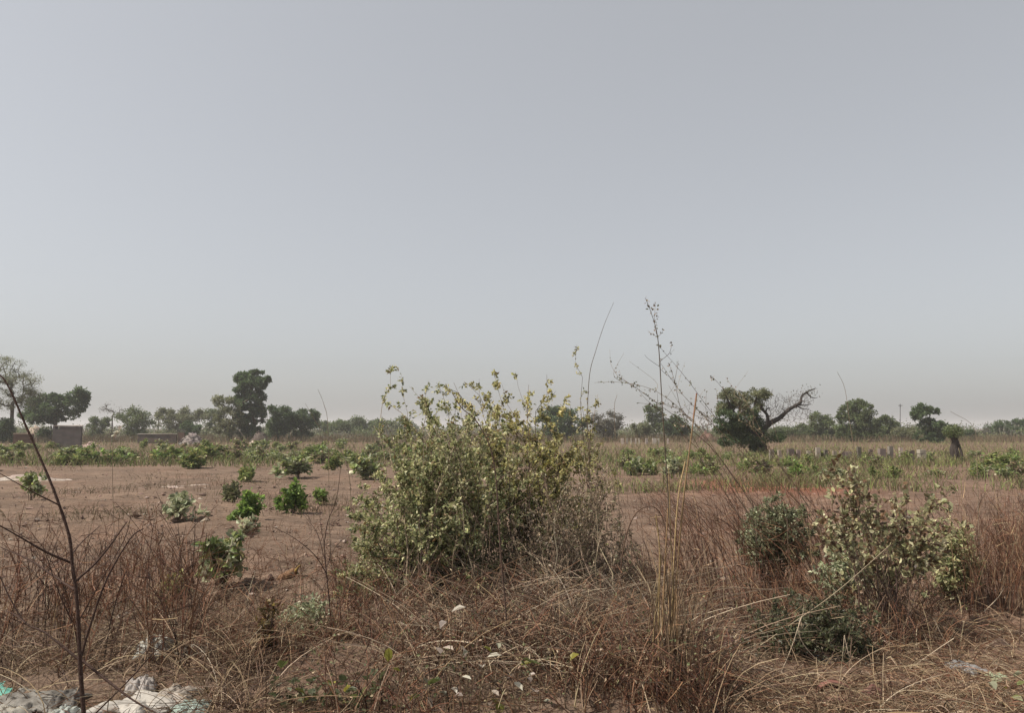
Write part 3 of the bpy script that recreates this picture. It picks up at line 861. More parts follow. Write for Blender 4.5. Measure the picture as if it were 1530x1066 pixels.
KINDS = ['olive green', 'fresh green', 'sage-tinged wide', 'olive green', 'sage-tinged wide', 'part-withered', 'part-withered']
ZONES = [(200, 'in the green belt before the grey block wall'), (330, 'in the green belt before the low wall'), (480, 'in the green belt before the tallest tree'), (700, 'in the green belt before the long low grove'),
         (1060, 'in the grass around the tall seeding stalk'), (1210, 'in the grass before the gnarled tree'), (1440, 'in the grass near the row of stubs'), (9999, 'in the grass past the stump tree')]
for k, (x, y) in enumerate(spots):
    o = protos[k] if k < len(protos) else copy_tree(protos[k % 7])
    zone = next(z for lim, z in ZONES if x < lim)
    o['label'] = 'low ' + KINDS[k % 7] + ' plant ' + zone
    o['group'] = KINDS[k % 7] + ' plants ' + zone
    o.location = G(x, y)
    o.rotation_euler.z = RNG.uniform(0, 6.28)
    s = RNG.uniform(0.55, 1.1) if x < 900 else RNG.uniform(0.35, 0.75)
    o.scale = (s * RNG.uniform(1.0, 1.7), s * 1.2, s * RNG.uniform(0.65, 1.05))


# ------------------------------------------------------------------ grass: what nobody could count
def region_points(n, x0, x1, y0, y1, w=None):
    """points on the ground, even over the picture strip between two rows (nearer = denser per row)"""
    px = RNG.uniform(x0, x1, n)
    py = RNG.uniform(y0, y1, n)
    b = (CY - py) / F
    dy = math.cos(PITCH) - b * math.sin(PITCH)
    dz = math.sin(PITCH) + b * math.cos(PITCH)
    s = -EYE / dz
    p = np.stack([(px - CX) / F * s, dy * s, np.zeros(n)], 1)
    p[:, 2] = T(p[:, 0], p[:, 1])
    return p


def patchy(p, f=1.2, thr=0.0):
    v = np.sin(p[:, 0] * f + 1.3 * np.sin(p[:, 1] * f * 0.7)) * np.sin(p[:, 1] * f * 1.1 + 0.8 * np.sin(p[:, 0] * f * 1.7)) + RNG.normal(0, 0.35, len(p))
    return p[v > thr]


def blades(mb, p, h, lean, curve, width, pal, K=5, tube=False, lean_dir=None, wind=0.0):
    n = len(p)
    h = np.broadcast_to(h, (n,)) if np.ndim(h) == 0 else h
    a = RNG.uniform(0, 2 * math.pi, n)
    d = np.stack([np.cos(a), np.sin(a), np.zeros(n)], 1)
    if lean_dir is not None:
        d = norm(d * 0.7 + np.asarray(lean_dir) * wind)
    le = np.abs(RNG.normal(0, lean, n))[:, None]
    top = p + np.array([0, 0, 1]) * h[:, None] + d * le * h[:, None]
    ctrl = p + np.array([0, 0, 0.6]) * h[:, None] + d * le * h[:, None] * 0.25 + RNG.normal(0, 0.06, (n, 3)) * h[:, None]
    end = top + d * (curve * h * RNG.uniform(0, 1, n))[:, None] - np.array([0, 0, 1]) * (curve * h * 0.45 * RNG.uniform(0, 1, n))[:, None]
    pts = bez(p, ctrl, end, K)
    wd = np.linspace(1, 0.35, K)[None] * (width * RNG.uniform(0.6, 1.4, n))[:, None]
    col = pick(pal, n)
    if tube:
        tubes(mb, pts, wd, col, 3)
    else:
        ribbons(mb, pts, wd, col)
    return pts


def branchlets(mb, pts, per, L, width, pal, spread=0.7):
    i = np.repeat(np.arange(len(pts)), per)
    p, tg = along(pts, i, RNG.uniform(0.2, 1, len(i)))
    d = norm(tg * 0.8 + RNG.normal(0, spread, (len(i), 3)))
    l = (L * RNG.uniform(0.4, 1.3, len(i)))[:, None]
    q = bez(p, p + d * l * 0.5, p + d * l + RNG.normal(0, 0.15, (len(i), 3)) * l, 3)
    q[:, :, 2] = np.maximum(q[:, :, 2], -0.02)
    ribbons(mb, q, np.tile(np.linspace(1, 0.5, 3) * width, (len(i), 1)), pick(pal, len(i)))


# dry grass over the far field
mb = MB()
p = region_points(62000, -400, 1950, 646.0, 662)
p = p[p[:, 1] < 330]
blades(mb, p, RNG.uniform(0.35, 0.95, len(p)), 0.25, 0.25, 0.022, FARGRASS, K=3)
far_g = mb.build('dry_grass', 'straw')
tag(far_g, 'brown dry grass covering the far field in front of the trees', 'grass', kind='stuff')

# middle distance: low green-brown growth among the field plants
mb = MB()
p = patchy(region_points(34000, -40, 1580, 660, 698), 0.5, -0.5)
blades(mb, p, RNG.uniform(0.12, 0.48, len(p)), 0.4, 0.4, 0.013, FARGRASS + [(tuple(0.75 * q for q in c), w_) for c, w_ in FIELD + FIELD], K=3)
p = patchy(region_points(24000, 900, 2050, 686, 735), 0.7, -0.1)
blades(mb, p, RNG.uniform(0.15, 0.40, len(p)), 0.4, 0.4, 0.009, [(tuple(0.75 * q for q in c), w_) for c, w_ in FIELD] + FARGRASS, K=3)
p = patchy(region_points(9000, -20, 640, 690, 780), 0.6, 0.45)
blades(mb, p, RNG.uniform(0.06, 0.22, len(p)), 0.5, 0.5, 0.006, FARGRASS, K=3)
tag(mb.build('weedy_grass', 'straw'), 'low green and brown weeds between the field plants', 'grass', kind='stuff')

# reddish grass on the right-hand half
DEEP = [((0.055, 0.034, 0.026), 3), ((0.09, 0.052, 0.038), 3)]
mb = MB()
p = patchy(region_points(2300, 930, 1600, 745, 930), 1.6, -0.2)
pts = blades(mb, p, RNG.uniform(0.18, 0.58, len(p)), 0.4, 0.3, 0.0036, RED + DEEP + DEEP, K=5, tube=True, lean_dir=(-1, 0, 0), wind=0.7)
branchlets(mb, pts[::2], 3, 0.13, 0.0022, RED)
p = patchy(region_points(1000, 1440, 1640, 850, 925), 2.0, -0.4)
pts = blades(mb, p, RNG.uniform(0.5, 1.0, len(p)), 0.2, 0.25, 0.0030, RED + TAN[:1] + DEEP, K=5, tube=True)
branchlets(mb, pts, 3, 0.15, 0.0022, RED + TAN[:1])
p = patchy(region_points(2600, 1630, 2250, 760, 960), 1.4, -0.3)   # the same grass goes on to the side
pts = blades(mb, p, RNG.uniform(0.3, 0.9, len(p)), 0.3, 0.25, 0.0034, RED + TAN[:1] + DEEP, K=4, tube=True)
p = region_points(330, 1010, 1260, 780, 920)
pts = blades(mb, p, RNG.uniform(0.5, 1.1, len(p)), 0.45, 0.3, 0.0036, RED + DEEP, K=6, tube=True, lean_dir=(-1, 0, 0), wind=1.2)
branchlets(mb, pts, 3, 0.18, 0.0022, RED)
p = patchy(region_points(900, 1100, 1460, 885, 985), 2.4, -0.4)
pts = blades(mb, p, RNG.uniform(0.12, 0.42, len(p)), 0.6, 0.5, 0.0032, RED + DEEP + TAN, K=6, tube=True)
branchlets(mb, pts, 3, 0.13, 0.0022, RED + DEEP)
p = patchy(region_points(1500, 1060, 1620, 930, 1095), 2.2, -0.2)
blades(mb, p, RNG.uniform(0.05, 0.26, len(p)), 1.1, 1.3, 0.0028, TAN + STRAW + DEEP, K=7, tube=True)
tag(mb.build('red_grass', 'straw'), 'wiry reddish dead grass standing around the shrubs', 'grass', kind='stuff')

# the tangled thicket along the roadside
mb = MB()
p = patchy(region_points(4600, 480, 1090, 885, 1110), 2.4, -0.4)
pxx = p[:, 0] / p[:, 1] * F + CX
p = p[~((pxx < 850) & (p[:, 1] < 4.95) & (RNG.uniform(0, 1, len(p)) < 0.8))]
pts = blades(mb, p, RNG.uniform(0.08, 0.50, len(p)), 0.5, 0.5, 0.0032, RED + RED + TAN + DEEP + DEEP + DEEP, K=6, tube=True)
branchlets(mb, pts[::2], 4, 0.13, 0.0024, RED + DEEP)
p = patchy(region_points(1300, 330, 520, 940, 1020), 2.4, -0.4)
pts = blades(mb, p, RNG.uniform(0.08, 0.30, len(p)), 0.7, 0.7, 0.0027, RED + TAN + DEEP, K=5, tube=True)
branchlets(mb, pts, 2, 0.10, 0.002, RED + TAN)
p = patchy(region_points(900, 760, 1010, 880, 1010), 2.0, -0.3)
blades(mb, p, RNG.uniform(0.25, 0.6, len(p)), 0.9, 1.3, 0.0030, TWIG_PALE, K=8, tube=True)
p = region_points(800, 560, 1080, 930, 1060)
blades(mb, p, RNG.uniform(0.15, 0.5, len(p)), 1.0, 1.2, 0.0036, TWIG_PALE + STRAW, K=8, tube=True)
n = 2600                                                # dry leaf scraps caught in the tangle
p = region_points(n, 430, 1130, 880, 1100)
p[:, 2] += RNG.uniform(0.02, 0.38, n)
leaves(mb, p, RNG.normal(size=(n, 3)), RNG.uniform(0.012, 0.034, n), RNG.uniform(0.008, 0.02, n), pick(BUSH_DRY + BROWNLEAF + DARKSHRUB, n), 1)
tag(mb.build('grass_thicket', 'straw'), 'tangled thicket of dead grass and twigs in front of the large bush', 'grass', kind='stuff')

# left: thin upright red stems over the bare soil
mb = MB()
p = patchy(region_points(620, -60, 300, 850, 1010), 1.8, -0.2)
pts = blades(mb, p, RNG.uniform(0.25, 0.75, len(p)), 0.3, 0.2, 0.0036, RED + DEEP, K=5, tube=True)
branchlets(mb, pts, 4, 0.2, 0.0026, RED + DEEP)
p = region_points(75, -40, 300, 870, 1020)
pts = blades(mb, p, RNG.uniform(0.5, 0.95, len(p)), 0.3, 0.1, 0.0046, DEEP + RED[:1], K=6, tube=True)
branchlets(mb, pts, 4, 0.3, 0.0032, DEEP + RED)
p = patchy(region_points(2900, -60, 400, 905, 1085), 2.2, -0.5)
pxx = p[:, 0] / p[:, 1] * F + CX
p = p[~((pxx < 315) & (p[:, 1] < 5.0) & (RNG.uniform(0, 1, len(p)) < 0.75))]
blades(mb, p, RNG.uniform(0.08, 0.34, len(p)), 0.9, 1.1, 0.0028, TAN + STRAW + DEEP, K=7, tube=True)
p = patchy(region_points(1500, -650, -40, 830, 1090), 1.8, -0.2)
blades(mb, p, RNG.uniform(0.15, 0.7, len(p)), 0.4, 0.3, 0.0034, RED + DEEP + TAN, K=4, tube=True)
p = region_points(150, 280, 600, 820, 960)
pts = blades(mb, p, RNG.uniform(0.2, 0.5, len(p)), 0.4, 0.3, 0.0028, RED, K=5, tube=True)
branchlets(mb, pts, 5, 0.2, 0.002, RED)
p = patchy(region_points(2600, -40, 620, 715, 930), 1.5, 0.3)      # stubble and small dead weeds on the bare soil
pts = blades(mb, p, RNG.uniform(0.03, 0.16, len(p)), 0.7, 0.6, 0.0035, RED + DEEP + TAN, K=4, tube=True)
branchlets(mb, pts[::2], 4, 0.06, 0.003, RED + DEEP)
tag(mb.build('upright_stems', 'straw'), 'thin upright red-brown stems around the leafless sapling', 'grass', kind='stuff')

# straw lying on the ground
mb = MB()
for n, reg, L in ((17000, (1000, 1640, 940, 1110), 0.10), (3500, (1600, 2250, 900, 1110), 0.12), (2000, (-650, -60, 880, 1110), 0.14), (2200, (-80, 420, 930, 1110), 0.16), (3000, (380, 1050, 930, 1110), 0.14), (900, (0, 620, 740, 930), 0.12), (2200, (960, 1560, 740, 940), 0.15)):
    p = region_points(n, *reg)
    p[:, 2] += RNG.uniform(0.004, 0.05, n)
    a = RNG.uniform(0, 6.28, n)
    d = np.stack([np.cos(a), np.sin(a), RNG.normal(0, 0.18, n)], 1) * (L * RNG.uniform(0.4, 1.6, n))[:, None]
    ctrl = p + d * 0.5 + RNG.normal(0, 0.035, (n, 3))
    pts = bez(p, ctrl, p + d, 4)
    pts[:, :, 2] = np.maximum(pts[:, :, 2], T(pts[:, :, 0], pts[:, :, 1]) + 0.006)
    ribbons(mb, pts, np.tile(np.array([0.8, 1, 1, 0.6]) * 0.0018, (n, 1)) * RNG.uniform(0.6, 1.4, (n, 1)), pick(STRAW + TAN + RED, n))
tag(mb.build('straw_litter', 'straw'), 'fallen pale straw matted over the ground', 'straw', kind='stuff')

# clods and small stones of the bare soil
mb = MB()
n = 5200
p = np.vstack([region_points(3600, -60, 640, 700, 960), region_points(1600, 930, 1560, 720, 1000)])
oc = np.array([[1, 0, 0], [-1, 0, 0], [0, 1, 0], [0, -1, 0], [0, 0, 1], [0, 0, -1]], float)
of = np.array([[0, 2, 4], [2, 1, 4], [1, 3, 4], [3, 0, 4], [2, 0, 5], [1, 2, 5], [3, 1, 5], [0, 3, 5]])
sz = np.clip(RNG.lognormal(-4.2, 0.5, n), 0.006, 0.05) * np.clip(p[:, 1] / 10, 0.7, 1.6)
v = oc[None] * RNG.uniform(0.5, 1.3, (n, 6, 1)) * sz[:, None, None] * np.array([1.2, 1.0, 0.7]) + RNG.normal(0, 0.15, (n, 6, 3)) * sz[:, None, None]
v = v + p[:, None] + np.array([0, 0, 0.3]) * sz[:, None, None]
mb.add(v, t=(of[None] + (np.arange(n) * 6)[:, None, None]).reshape(-1, 3), c=np.repeat(pick([((0.20, 0.135, 0.105), 3), ((0.13, 0.088, 0.068), 3), ((0.30, 0.24, 0.20), 1)], n), 6, 0))
tag(mb.build('soil_clods', 'stone'), 'small clods and pebbles strewn over the bare soil', 'clods', kind='stuff')


# ------------------------------------------------------------------ single stalks, saplings and reeds
def stalk(name, label, cat, pix, Y, r0, r1, col, group=None, branches=(), seeds=None, leafpal=None):
    p = curve_px(pix, Y, 5)
    base = p[0].copy()
    root = thing(name, label, cat, base, group)
    mb = MB()
    line_tube(mb, p, r0, r1, col, 6)
    mb.build('stem', 'wood', root, smooth=True, origin=base)
    Y0 = np.mean(np.atleast_1d(Y))
    for bp, br in branches:
        q = curve_px(bp, [Y0, Y0 + RNG.uniform(-0.35, 0.35)], 4)
        mb = MB()
        line_tube(mb, q, br * 1.25, br * 0.5, col, 5)
        mb.build('branch', 'wood', root, smooth=True, origin=base)
    if seeds:
        mb = MB()
        for (sp, k, sz) in seeds:
            q = curve_px(sp, Y0, 6)
            i = RNG.integers(0, len(q), k)
            pos = q[i] + RNG.normal(0, 0.008, (k, 3))
            leaves(mb, pos, RNG.normal(size=(k, 3)), sz * RNG.uniform(0.6, 1.3, k), sz * 0.7 * RNG.uniform(0.6, 1.3, k), pick(leafpal or TREE_GREY, k), 1)
        mb.build('seed_heads', 'leaf', root, origin=base)['kind'] = 'stuff'
    return root


DARKWOOD = (0.062, 0.038, 0.030)
stalk('leafless_sapling', 'tall dark leafless sapling with forking branches beside the litter', 'sapling',
      [(127, 1110), (125, 1066), (120, 1000), (117, 930), (113, 880), (108, 845), (104, 805), (92, 765), (76, 722), (58, 680), (40, 640), (22, 598), (8, 570), (-6, 555)], [4.25, 4.4], 0.0125, 0.004, DARKWOOD,
      branches=[([(107, 842), (70, 826), (35, 806), (0, 786)], 0.006), ([(111, 882), (85, 865), (45, 838), (0, 818)], 0.006), ([(108, 828), (125, 808), (150, 786)], 0.004),
                ([(114, 868), (140, 845), (165, 815), (190, 780)], 0.006), ([(119, 990), (135, 935), (160, 865), (195, 805), (215, 790)], 0.006),
                ([(119, 988), (95, 968), (65, 945), (38, 932), (15, 895), (0, 862)], 0.006), ([(38, 932), (20, 918), (0, 912)], 0.003),
                ([(119, 985), (160, 1018), (200, 1048), (240, 1070)], 0.007), ([(108, 930), (92, 895), (78, 858), (66, 820)], 0.003), ([(88, 755), (50, 736), (0, 708)], 0.004), ([(124, 1085), (190, 1020), (235, 970), (250, 955)], 0.004),
                ([(120, 925), (150, 870), (185, 808), (196, 770)], 0.003)])
stalk('leafless_sapling', 'forked leafless dark stem standing in the thicket beside the bare soil', 'sapling',
      [(500, 1010), (496, 960), (492, 900), (487, 850), (484, 810)], 5.6, 0.0065, 0.003, DARKWOOD,
      branches=[([(488, 858), (470, 830), (440, 805), (412, 790)], 0.003), ([(486, 840), (475, 800), (462, 780), (440, 755)], 0.003), ([(484, 815), (490, 780), (503, 745), (510, 690)], 0.003), ([(487, 850), (500, 820), (520, 800)], 0.0025), ([(484, 812), (478, 770), (490, 735)], 0.002)])
stalk('leafless_sapling', 'brown leafless stem rising through the front of the large bush', 'sapling',
      [(762, 1090), (758, 1000), (756, 920), (750, 850), (745, 780), (741, 715), (732, 668), (712, 630), (690, 610), (676, 588)], [5.0, 5.2], 0.008, 0.0025, (0.085, 0.055, 0.042),
      branches=[([(748, 830), (720, 790), (695, 745), (680, 700)], 0.003), ([(744, 770), (770, 755), (805, 735), (822, 720)], 0.003), ([(742, 720), (765, 705), (805, 698)], 0.0025), ([(752, 880), (715, 850), (670, 800), (600, 760)], 0.003), ([(691, 611), (690, 595), (680, 585), (668, 583)], 0.0022)])
stalk('seed_stalk', 'tallest straight stalk ending in a small seed plume against the sky', 'stalk',
      [(1002, 800), (997, 720), (993, 660), (989, 600), (985, 530), (981, 495), (972, 465), (964, 445)], 6.6, 0.007, 0.0018, (0.10, 0.075, 0.055),
      branches=[([(981, 500), (978, 480), (979, 455)], 0.0018), ([(984, 505), (972, 498), (968, 494)], 0.0015), ([(986, 540), (1000, 528), (1004, 512)], 0.0018), ([(985, 548), (968, 536), (963, 530)], 0.0015), ([(983, 503), (989, 498), (991, 492)], 0.0013)],
      seeds=[([(981, 490), (972, 465), (964, 445)], 30, 0.022), ([(980, 490), (982, 470), (979, 455)], 16, 0.022), ([(984, 505), (970, 497)], 8, 0.02), ([(1003, 518), (1004, 510)], 5, 0.02), ([(988, 500), (991, 493)], 5, 0.02)], leafpal=BUSH_DRY)
stalk('thin_stalk', 'long thin bare stalk curving over beside the slim green shoots', 'stalk',
      [(884, 860), (880, 700), (878, 620), (881, 560), (890, 525), (903, 485), (917, 452)], 8.1, 0.005, 0.0015, (0.13, 0.105, 0.08))

# arching twigs with sparse leaves leaning over from the red grass
LEAN = [
    [(1190, 800), (1120, 690), (1060, 630), (1020, 590), (985, 540)], [(1215, 780), (1130, 690), (1070, 625), (1025, 565), (985, 518)], [(1150, 800), (1080, 690), (1030, 640), (985, 605), (950, 580), (925, 565)],
    [(1140, 810), (1075, 690), (1030, 625), (980, 585), (930, 572), (888, 572)], [(1120, 800), (1050, 680), (1020, 620), (1008, 570), (1000, 545)], [(1330, 855), (1220, 760), (1160, 690), (1110, 620), (1075, 575), (1062, 562)],
    [(1240, 800), (1180, 720), (1140, 650), (1115, 600), (1102, 585)], [(1165, 800), (1100, 720), (1045, 640), (1010, 610), (975, 600)], [(1130, 790), (1070, 700), (1020, 650), (980, 610), (955, 602)], [(1225, 790), (1170, 700), (1125, 640), (1098, 600)],
]
for k, pix in enumerate(LEAN):
    bY = RNG.uniform(7.0, 8.2)
    b = G(pix[0][0] + RNG.uniform(-6, 12), 880)
    sub = []
    for _ in range(RNG.integers(2, 5)):
        j = RNG.integers(2, len(pix) - 1)
        x, y = pix[j]
        sub.append(([(x, y), (x + RNG.uniform(-30, 5), y - RNG.uniform(5, 25)), (x + RNG.uniform(-50, 10), y - RNG.uniform(20, 50))], 0.0017))
    stalk('leaning_stalk', ('brown' if k % 3 else 'pale straw') + ' thin dry stalk with few leaves leaning over from the red grass', 'stalk', [(pix[0][0] + 30, 880)] + pix, [b[1], bY], 0.0042, 0.0013, (0.13, 0.09, 0.065) if k % 3 else (0.26, 0.20, 0.14),
          group=('brown' if k % 3 else 'pale') + ' stalks leaning from the red grass', branches=sub, seeds=[(pix[-3:], 22, 0.024), (pix[-4:-1], 8, 0.024)] + [(s[0], 5, 0.022) for s in sub], leafpal=BUSH_DRY + DARKSHRUB)


def reed_clump():
    base = G(1003, 1058)
    root = thing('reed_clump', 'upright clump of pale tan reeds with one tall reddish-tipped cane', 'reed', base)
    Yb = base[1]
    tall = [[(1004, 1062), (1006, 960), (1012, 850), (1022, 740), (1032, 660), (1041, 590)], [(1000, 1062), (1003, 950), (1008, 820), (1014, 740), (1024, 690)], [(992, 1062), (990, 940), (994, 840), (998, 760)], [(985, 1062), (984, 930), (986, 830), (980, 770)],
            [(1012, 1062), (1012, 960), (1011, 880)], [(996, 1062), (999, 960), (1002, 900)], [(1015, 1062), (1010, 950), (1004, 850), (999, 700)], [(978, 1062), (976, 960), (984, 875), (988, 830)], [(1008, 1062), (1000, 930), (1000, 850)], [(990, 1062), (1000, 980), (1007, 900)]]
    for k, pix in enumerate(tall):
        p = curve_px(pix, [Yb + RNG.uniform(-0.06, 0.06), Yb + RNG.uniform(-0.1, 0.15)], 5)
        p[0, 2] = base[2] - 0.03
        mb = MB()
        line_tube(mb, p, 0.0075 if k < 1 else RNG.uniform(0.0045, 0.0065), 0.0036, pick([((0.30, 0.21, 0.115), 3), ((0.21, 0.135, 0.075), 2), ((0.14, 0.075, 0.05), 1)], 1)[0], 6)
        o = mb.build('cane', 'wood', root, smooth=True, origin=base)
        if k == 0:
            mb = MB()
            line_tube(mb, curve_px([(1036, 626), (1041, 588)], Yb + 0.05, 3), 0.0052, 0.0042, (0.19, 0.055, 0.05), 6)
            mb.build('cane_tip', 'wood', root, smooth=True, origin=base)
    mb = MB()
    pp = base + np.stack([RNG.normal(0, 0.07, 90), RNG.normal(0, 0.06, 90), np.zeros(90)], 1)
    blades(mb, pp, RNG.uniform(0.35, 0.95, 90), 0.12, 0.15, 0.0035, TAN, K=6, tube=True)
    mb.build('leaf_sheaths', 'straw', root, origin=base)['kind'] = 'stuff'


reed_clump()
stalk('bent_cane', 'dead brown cane bent over in an arch beside the reeds', 'cane', [(928, 930), (928, 850), (936, 800), (950, 768), (970, 757), (985, 765), (994, 790), (996, 815)], 6.7, 0.0055, 0.004, (0.105, 0.065, 0.045))
stalk('fallen_cane', 'long straight pale cane lying diagonally across the low dark shrub', 'cane', [(1112, 982), (1180, 935), (1250, 885), (1330, 815)], [5.3, 5.6], 0.0035, 0.0022, (0.30, 0.24, 0.165))
for k, pix in enumerate([[(1196, 925), (1193, 945), (1205, 970), (1235, 1000), (1260, 1018)], [(1198, 922), (1182, 970), (1165, 1010), (1150, 1040)], [(1262, 950), (1258, 980), (1245, 1000)], [(1262, 952), (1270, 985), (1285, 1015)], [(1318, 935), (1335, 955), (1360, 965), (1375, 962)], [(1240, 952), (1270, 945), (1295, 925)],
                         [(1395, 925), (1410, 955), (1425, 975)], [(1425, 955), (1395, 975), (1360, 1000)], [(935, 1020), (950, 1045), (965, 1066)], [(840, 1066), (900, 1030), (985, 995)], [(700, 1000), (735, 965), (780, 945)], [(1470, 915), (1490, 895), (1500, 880)]]):
    stalk('dry_curl', 'pale dead stem curling over the straw and low growth', 'stem', pix, [4.75 + (1066 - max(q[1] for q in pix)) * 0.008] * 2, 0.003, 0.0017, (0.42, 0.34, 0.25), group='pale curling dead stems')
for x0, y0, x1, y1 in [(1310, 1066, 1318, 1000), (1335, 1075, 1328, 1012), (1215, 1050, 1200, 990), (1518, 985, 1525, 910)]:
    stalk('dark_stick', 'thin dark upright stick in the matted straw', 'stick', [(x0, y0 + 8), ((x0 + x1) / 2 + 3, (y0 + y1) / 2), (x1, y1)], G(x0, min(y0, 1066))[1], 0.0035, 0.002, DARKWOOD, group='dark sticks in the straw')
for where, pix in [('over the tall rounded green tree', [(1278, 700), (1268, 620), (1262, 580), (1251, 556)]), ('beside the dark layered tree, bending upward to a point', [(492, 780), (490, 640), (484, 605), (475, 582)]), ('slanting across the dark layered tree', [(520, 700), (478, 640), (456, 603)]), ('with a pale tip before the bare flat-crowned tree', [(170, 780), (168, 700), (170, 655), (178, 643)]),
                   ('crossing the trunk of the gnarled tree', [(1175, 760), (1168, 680), (1150, 620)]), ('slanting before the pale leafless tree', [(1125, 760), (1070, 640), (1040, 610)]), ('before the grey-leaved hazy tree', [(925, 760), (918, 620), (922, 590)]), ('at the side of the large grey-green bush', [(590, 680), (580, 640), (570, 622)]), ('arching beside the stump tree', [(1460, 700), (1455, 640), (1420, 615)])]:
    stalk('grass_stalk', 'single thin grass stalk ' + where, 'stalk', [(pix[0][0] + 4, 860)] + pix, 7.6, 0.0036, 0.0015, (0.22, 0.17, 0.12), group='single grass stalks standing up',
          seeds=[([(171, 654), (178, 643)], 9, 0.05)] if 'pale tip' in where else None, leafpal=[((0.6, 0.55, 0.46), 1)])


# creeping plant with large pale leaves in the thicket
def creeper(label, spots, Y0, pal, size, nm='creeping_plant'):
    b = G(np.mean([s[0] for s in spots]), min(1066, np.max([s[1] for s in spots]) + 10))
    root = thing(nm, label, 'plant', b)
    var = []
    for k in range(8):
        mb = MB()
        leaves(mb, np.zeros((1, 3)), np.array([[1.0, 0, 0]]), 1.0, RNG.uniform(0.55, 0.8), pick(pal, 1), 1, up=3.0)
        me = mb.mesh('leaf')
        me.materials.append(MAT['leaf'])
        var.append(me)
    for k, (x, y) in enumerate(spots):
        p = P(x, y, Y0 + RNG.uniform(-0.12, 0.25))
        g = np.array([p[0] + RNG.uniform(-0.05, 0.05), p[1] + RNG.uniform(-0.05, 0.08), 0.0])
        g[2] = T(g[0], g[1]) - 0.01
        mb = MB()
        line_tube(mb, smooth_line([g, (g + p) / 2 + RNG.normal(0, 0.03, 3), p], 3), 0.003, 0.0015, (0.14, 0.10, 0.06), 4)
        mb.build('stem', 'wood', root, origin=b)
        o = bpy.data.objects.new('leaf', var[k % 8])
        COL.objects.link(o)
        o.parent = root
        o.location = p - b
        d = Vector(norm(RNG.normal(size=3) + np.array([0, -0.4, -0.1])))
        o.rotation_euler = d.to_track_quat('X', 'Z').to_euler()
        s = size * RNG.uniform(0.7, 1.3)
        o.scale = (s, s, s)


PALE_LEAF = [((0.50, 0.45, 0.38), 3), ((0.38, 0.34, 0.28), 2), ((0.30, 0.29, 0.2), 1)]
sp = [(675, 915), (668, 930), (662, 968), (690, 965), (728, 983), (658, 978), (640, 1030), (655, 1036), (676, 1028), (692, 1041), (735, 1032), (760, 1015), (768, 1020), (803, 1035), (745, 970), (700, 975), (720, 995), (786, 1012), (730, 1055), (645, 1062), (690, 1012), (800, 1008), (812, 1048)]
creeper('withered creeper with large whitish dead leaves in the thicket', sp, 4.32, PALE_LEAF, 0.06)
sp = [(585, 1000), (580, 990), (555, 1018), (548, 1026), (500, 1022), (492, 1030), (484, 1040), (612, 1050), (722, 967), (778, 995), (790, 990), (800, 994), (852, 988), (420, 1000), (470, 1045), (452, 1052), (440, 1030), (508, 1050), (530, 1045), (600, 1056), (515, 1035), (640, 1025), (628, 1040), (745, 1050), (735, 1045)]
creeper('yellow-green creeper with large fresh leaves at the bottom of the thicket', sp, 4.32, [((0.19, 0.20, 0.04), 3), ((0.10, 0.12, 0.04), 3), ((0.26, 0.25, 0.05), 1)], 0.066)
sp = [(405 + 165 * a, 1010 + 60 * b) for a, b in RNG.uniform(0, 1, (90, 2))]
creeper('dark green leafy ground plant below the yellow-green creeper', sp, 4.45, [((0.095, 0.11, 0.052), 3), ((0.15, 0.16, 0.09), 2), ((0.065, 0.075, 0.038), 2)], 0.06)
sp = [(1478, 1020), (1500, 1035), (1510, 1042), (1490, 1050), (1520, 1025), (1505, 1058), (1525, 1050), (1488, 1012), (1515, 1012)]
creeper('small green plant with pale leaves in the matted straw', sp, 4.6, [((0.16, 0.17, 0.06), 2), ((0.28, 0.27, 0.17), 2), ((0.20, 0.20, 0.03), 1)], 0.06)


# ------------------------------------------------------------------ walls, heaps and posts of the far field
def boxes(mb, c, s, rz, jit, col):
    """one box: centre, size, turn"""
    b = np.array([[x, y, z] for z in (-.5, .5) for x, y in ((-.5, -.5), (.5, -.5), (.5, .5), (-.5, .5))]) * np.asarray(s)
    b = b + RNG.normal(0, jit, b.shape)
    ca, sa = math.cos(rz), math.sin(rz)
    b = np.stack([b[:, 0] * ca - b[:, 1] * sa, b[:, 0] * sa + b[:, 1] * ca, b[:, 2]], 1) + np.asarray(c)
    mb.add(b, q=[[0, 3, 2, 1], [4, 5, 6, 7], [0, 1, 5, 4], [1, 2, 6, 5], [2, 3, 7, 6], [3, 0, 4, 7]], c=col)


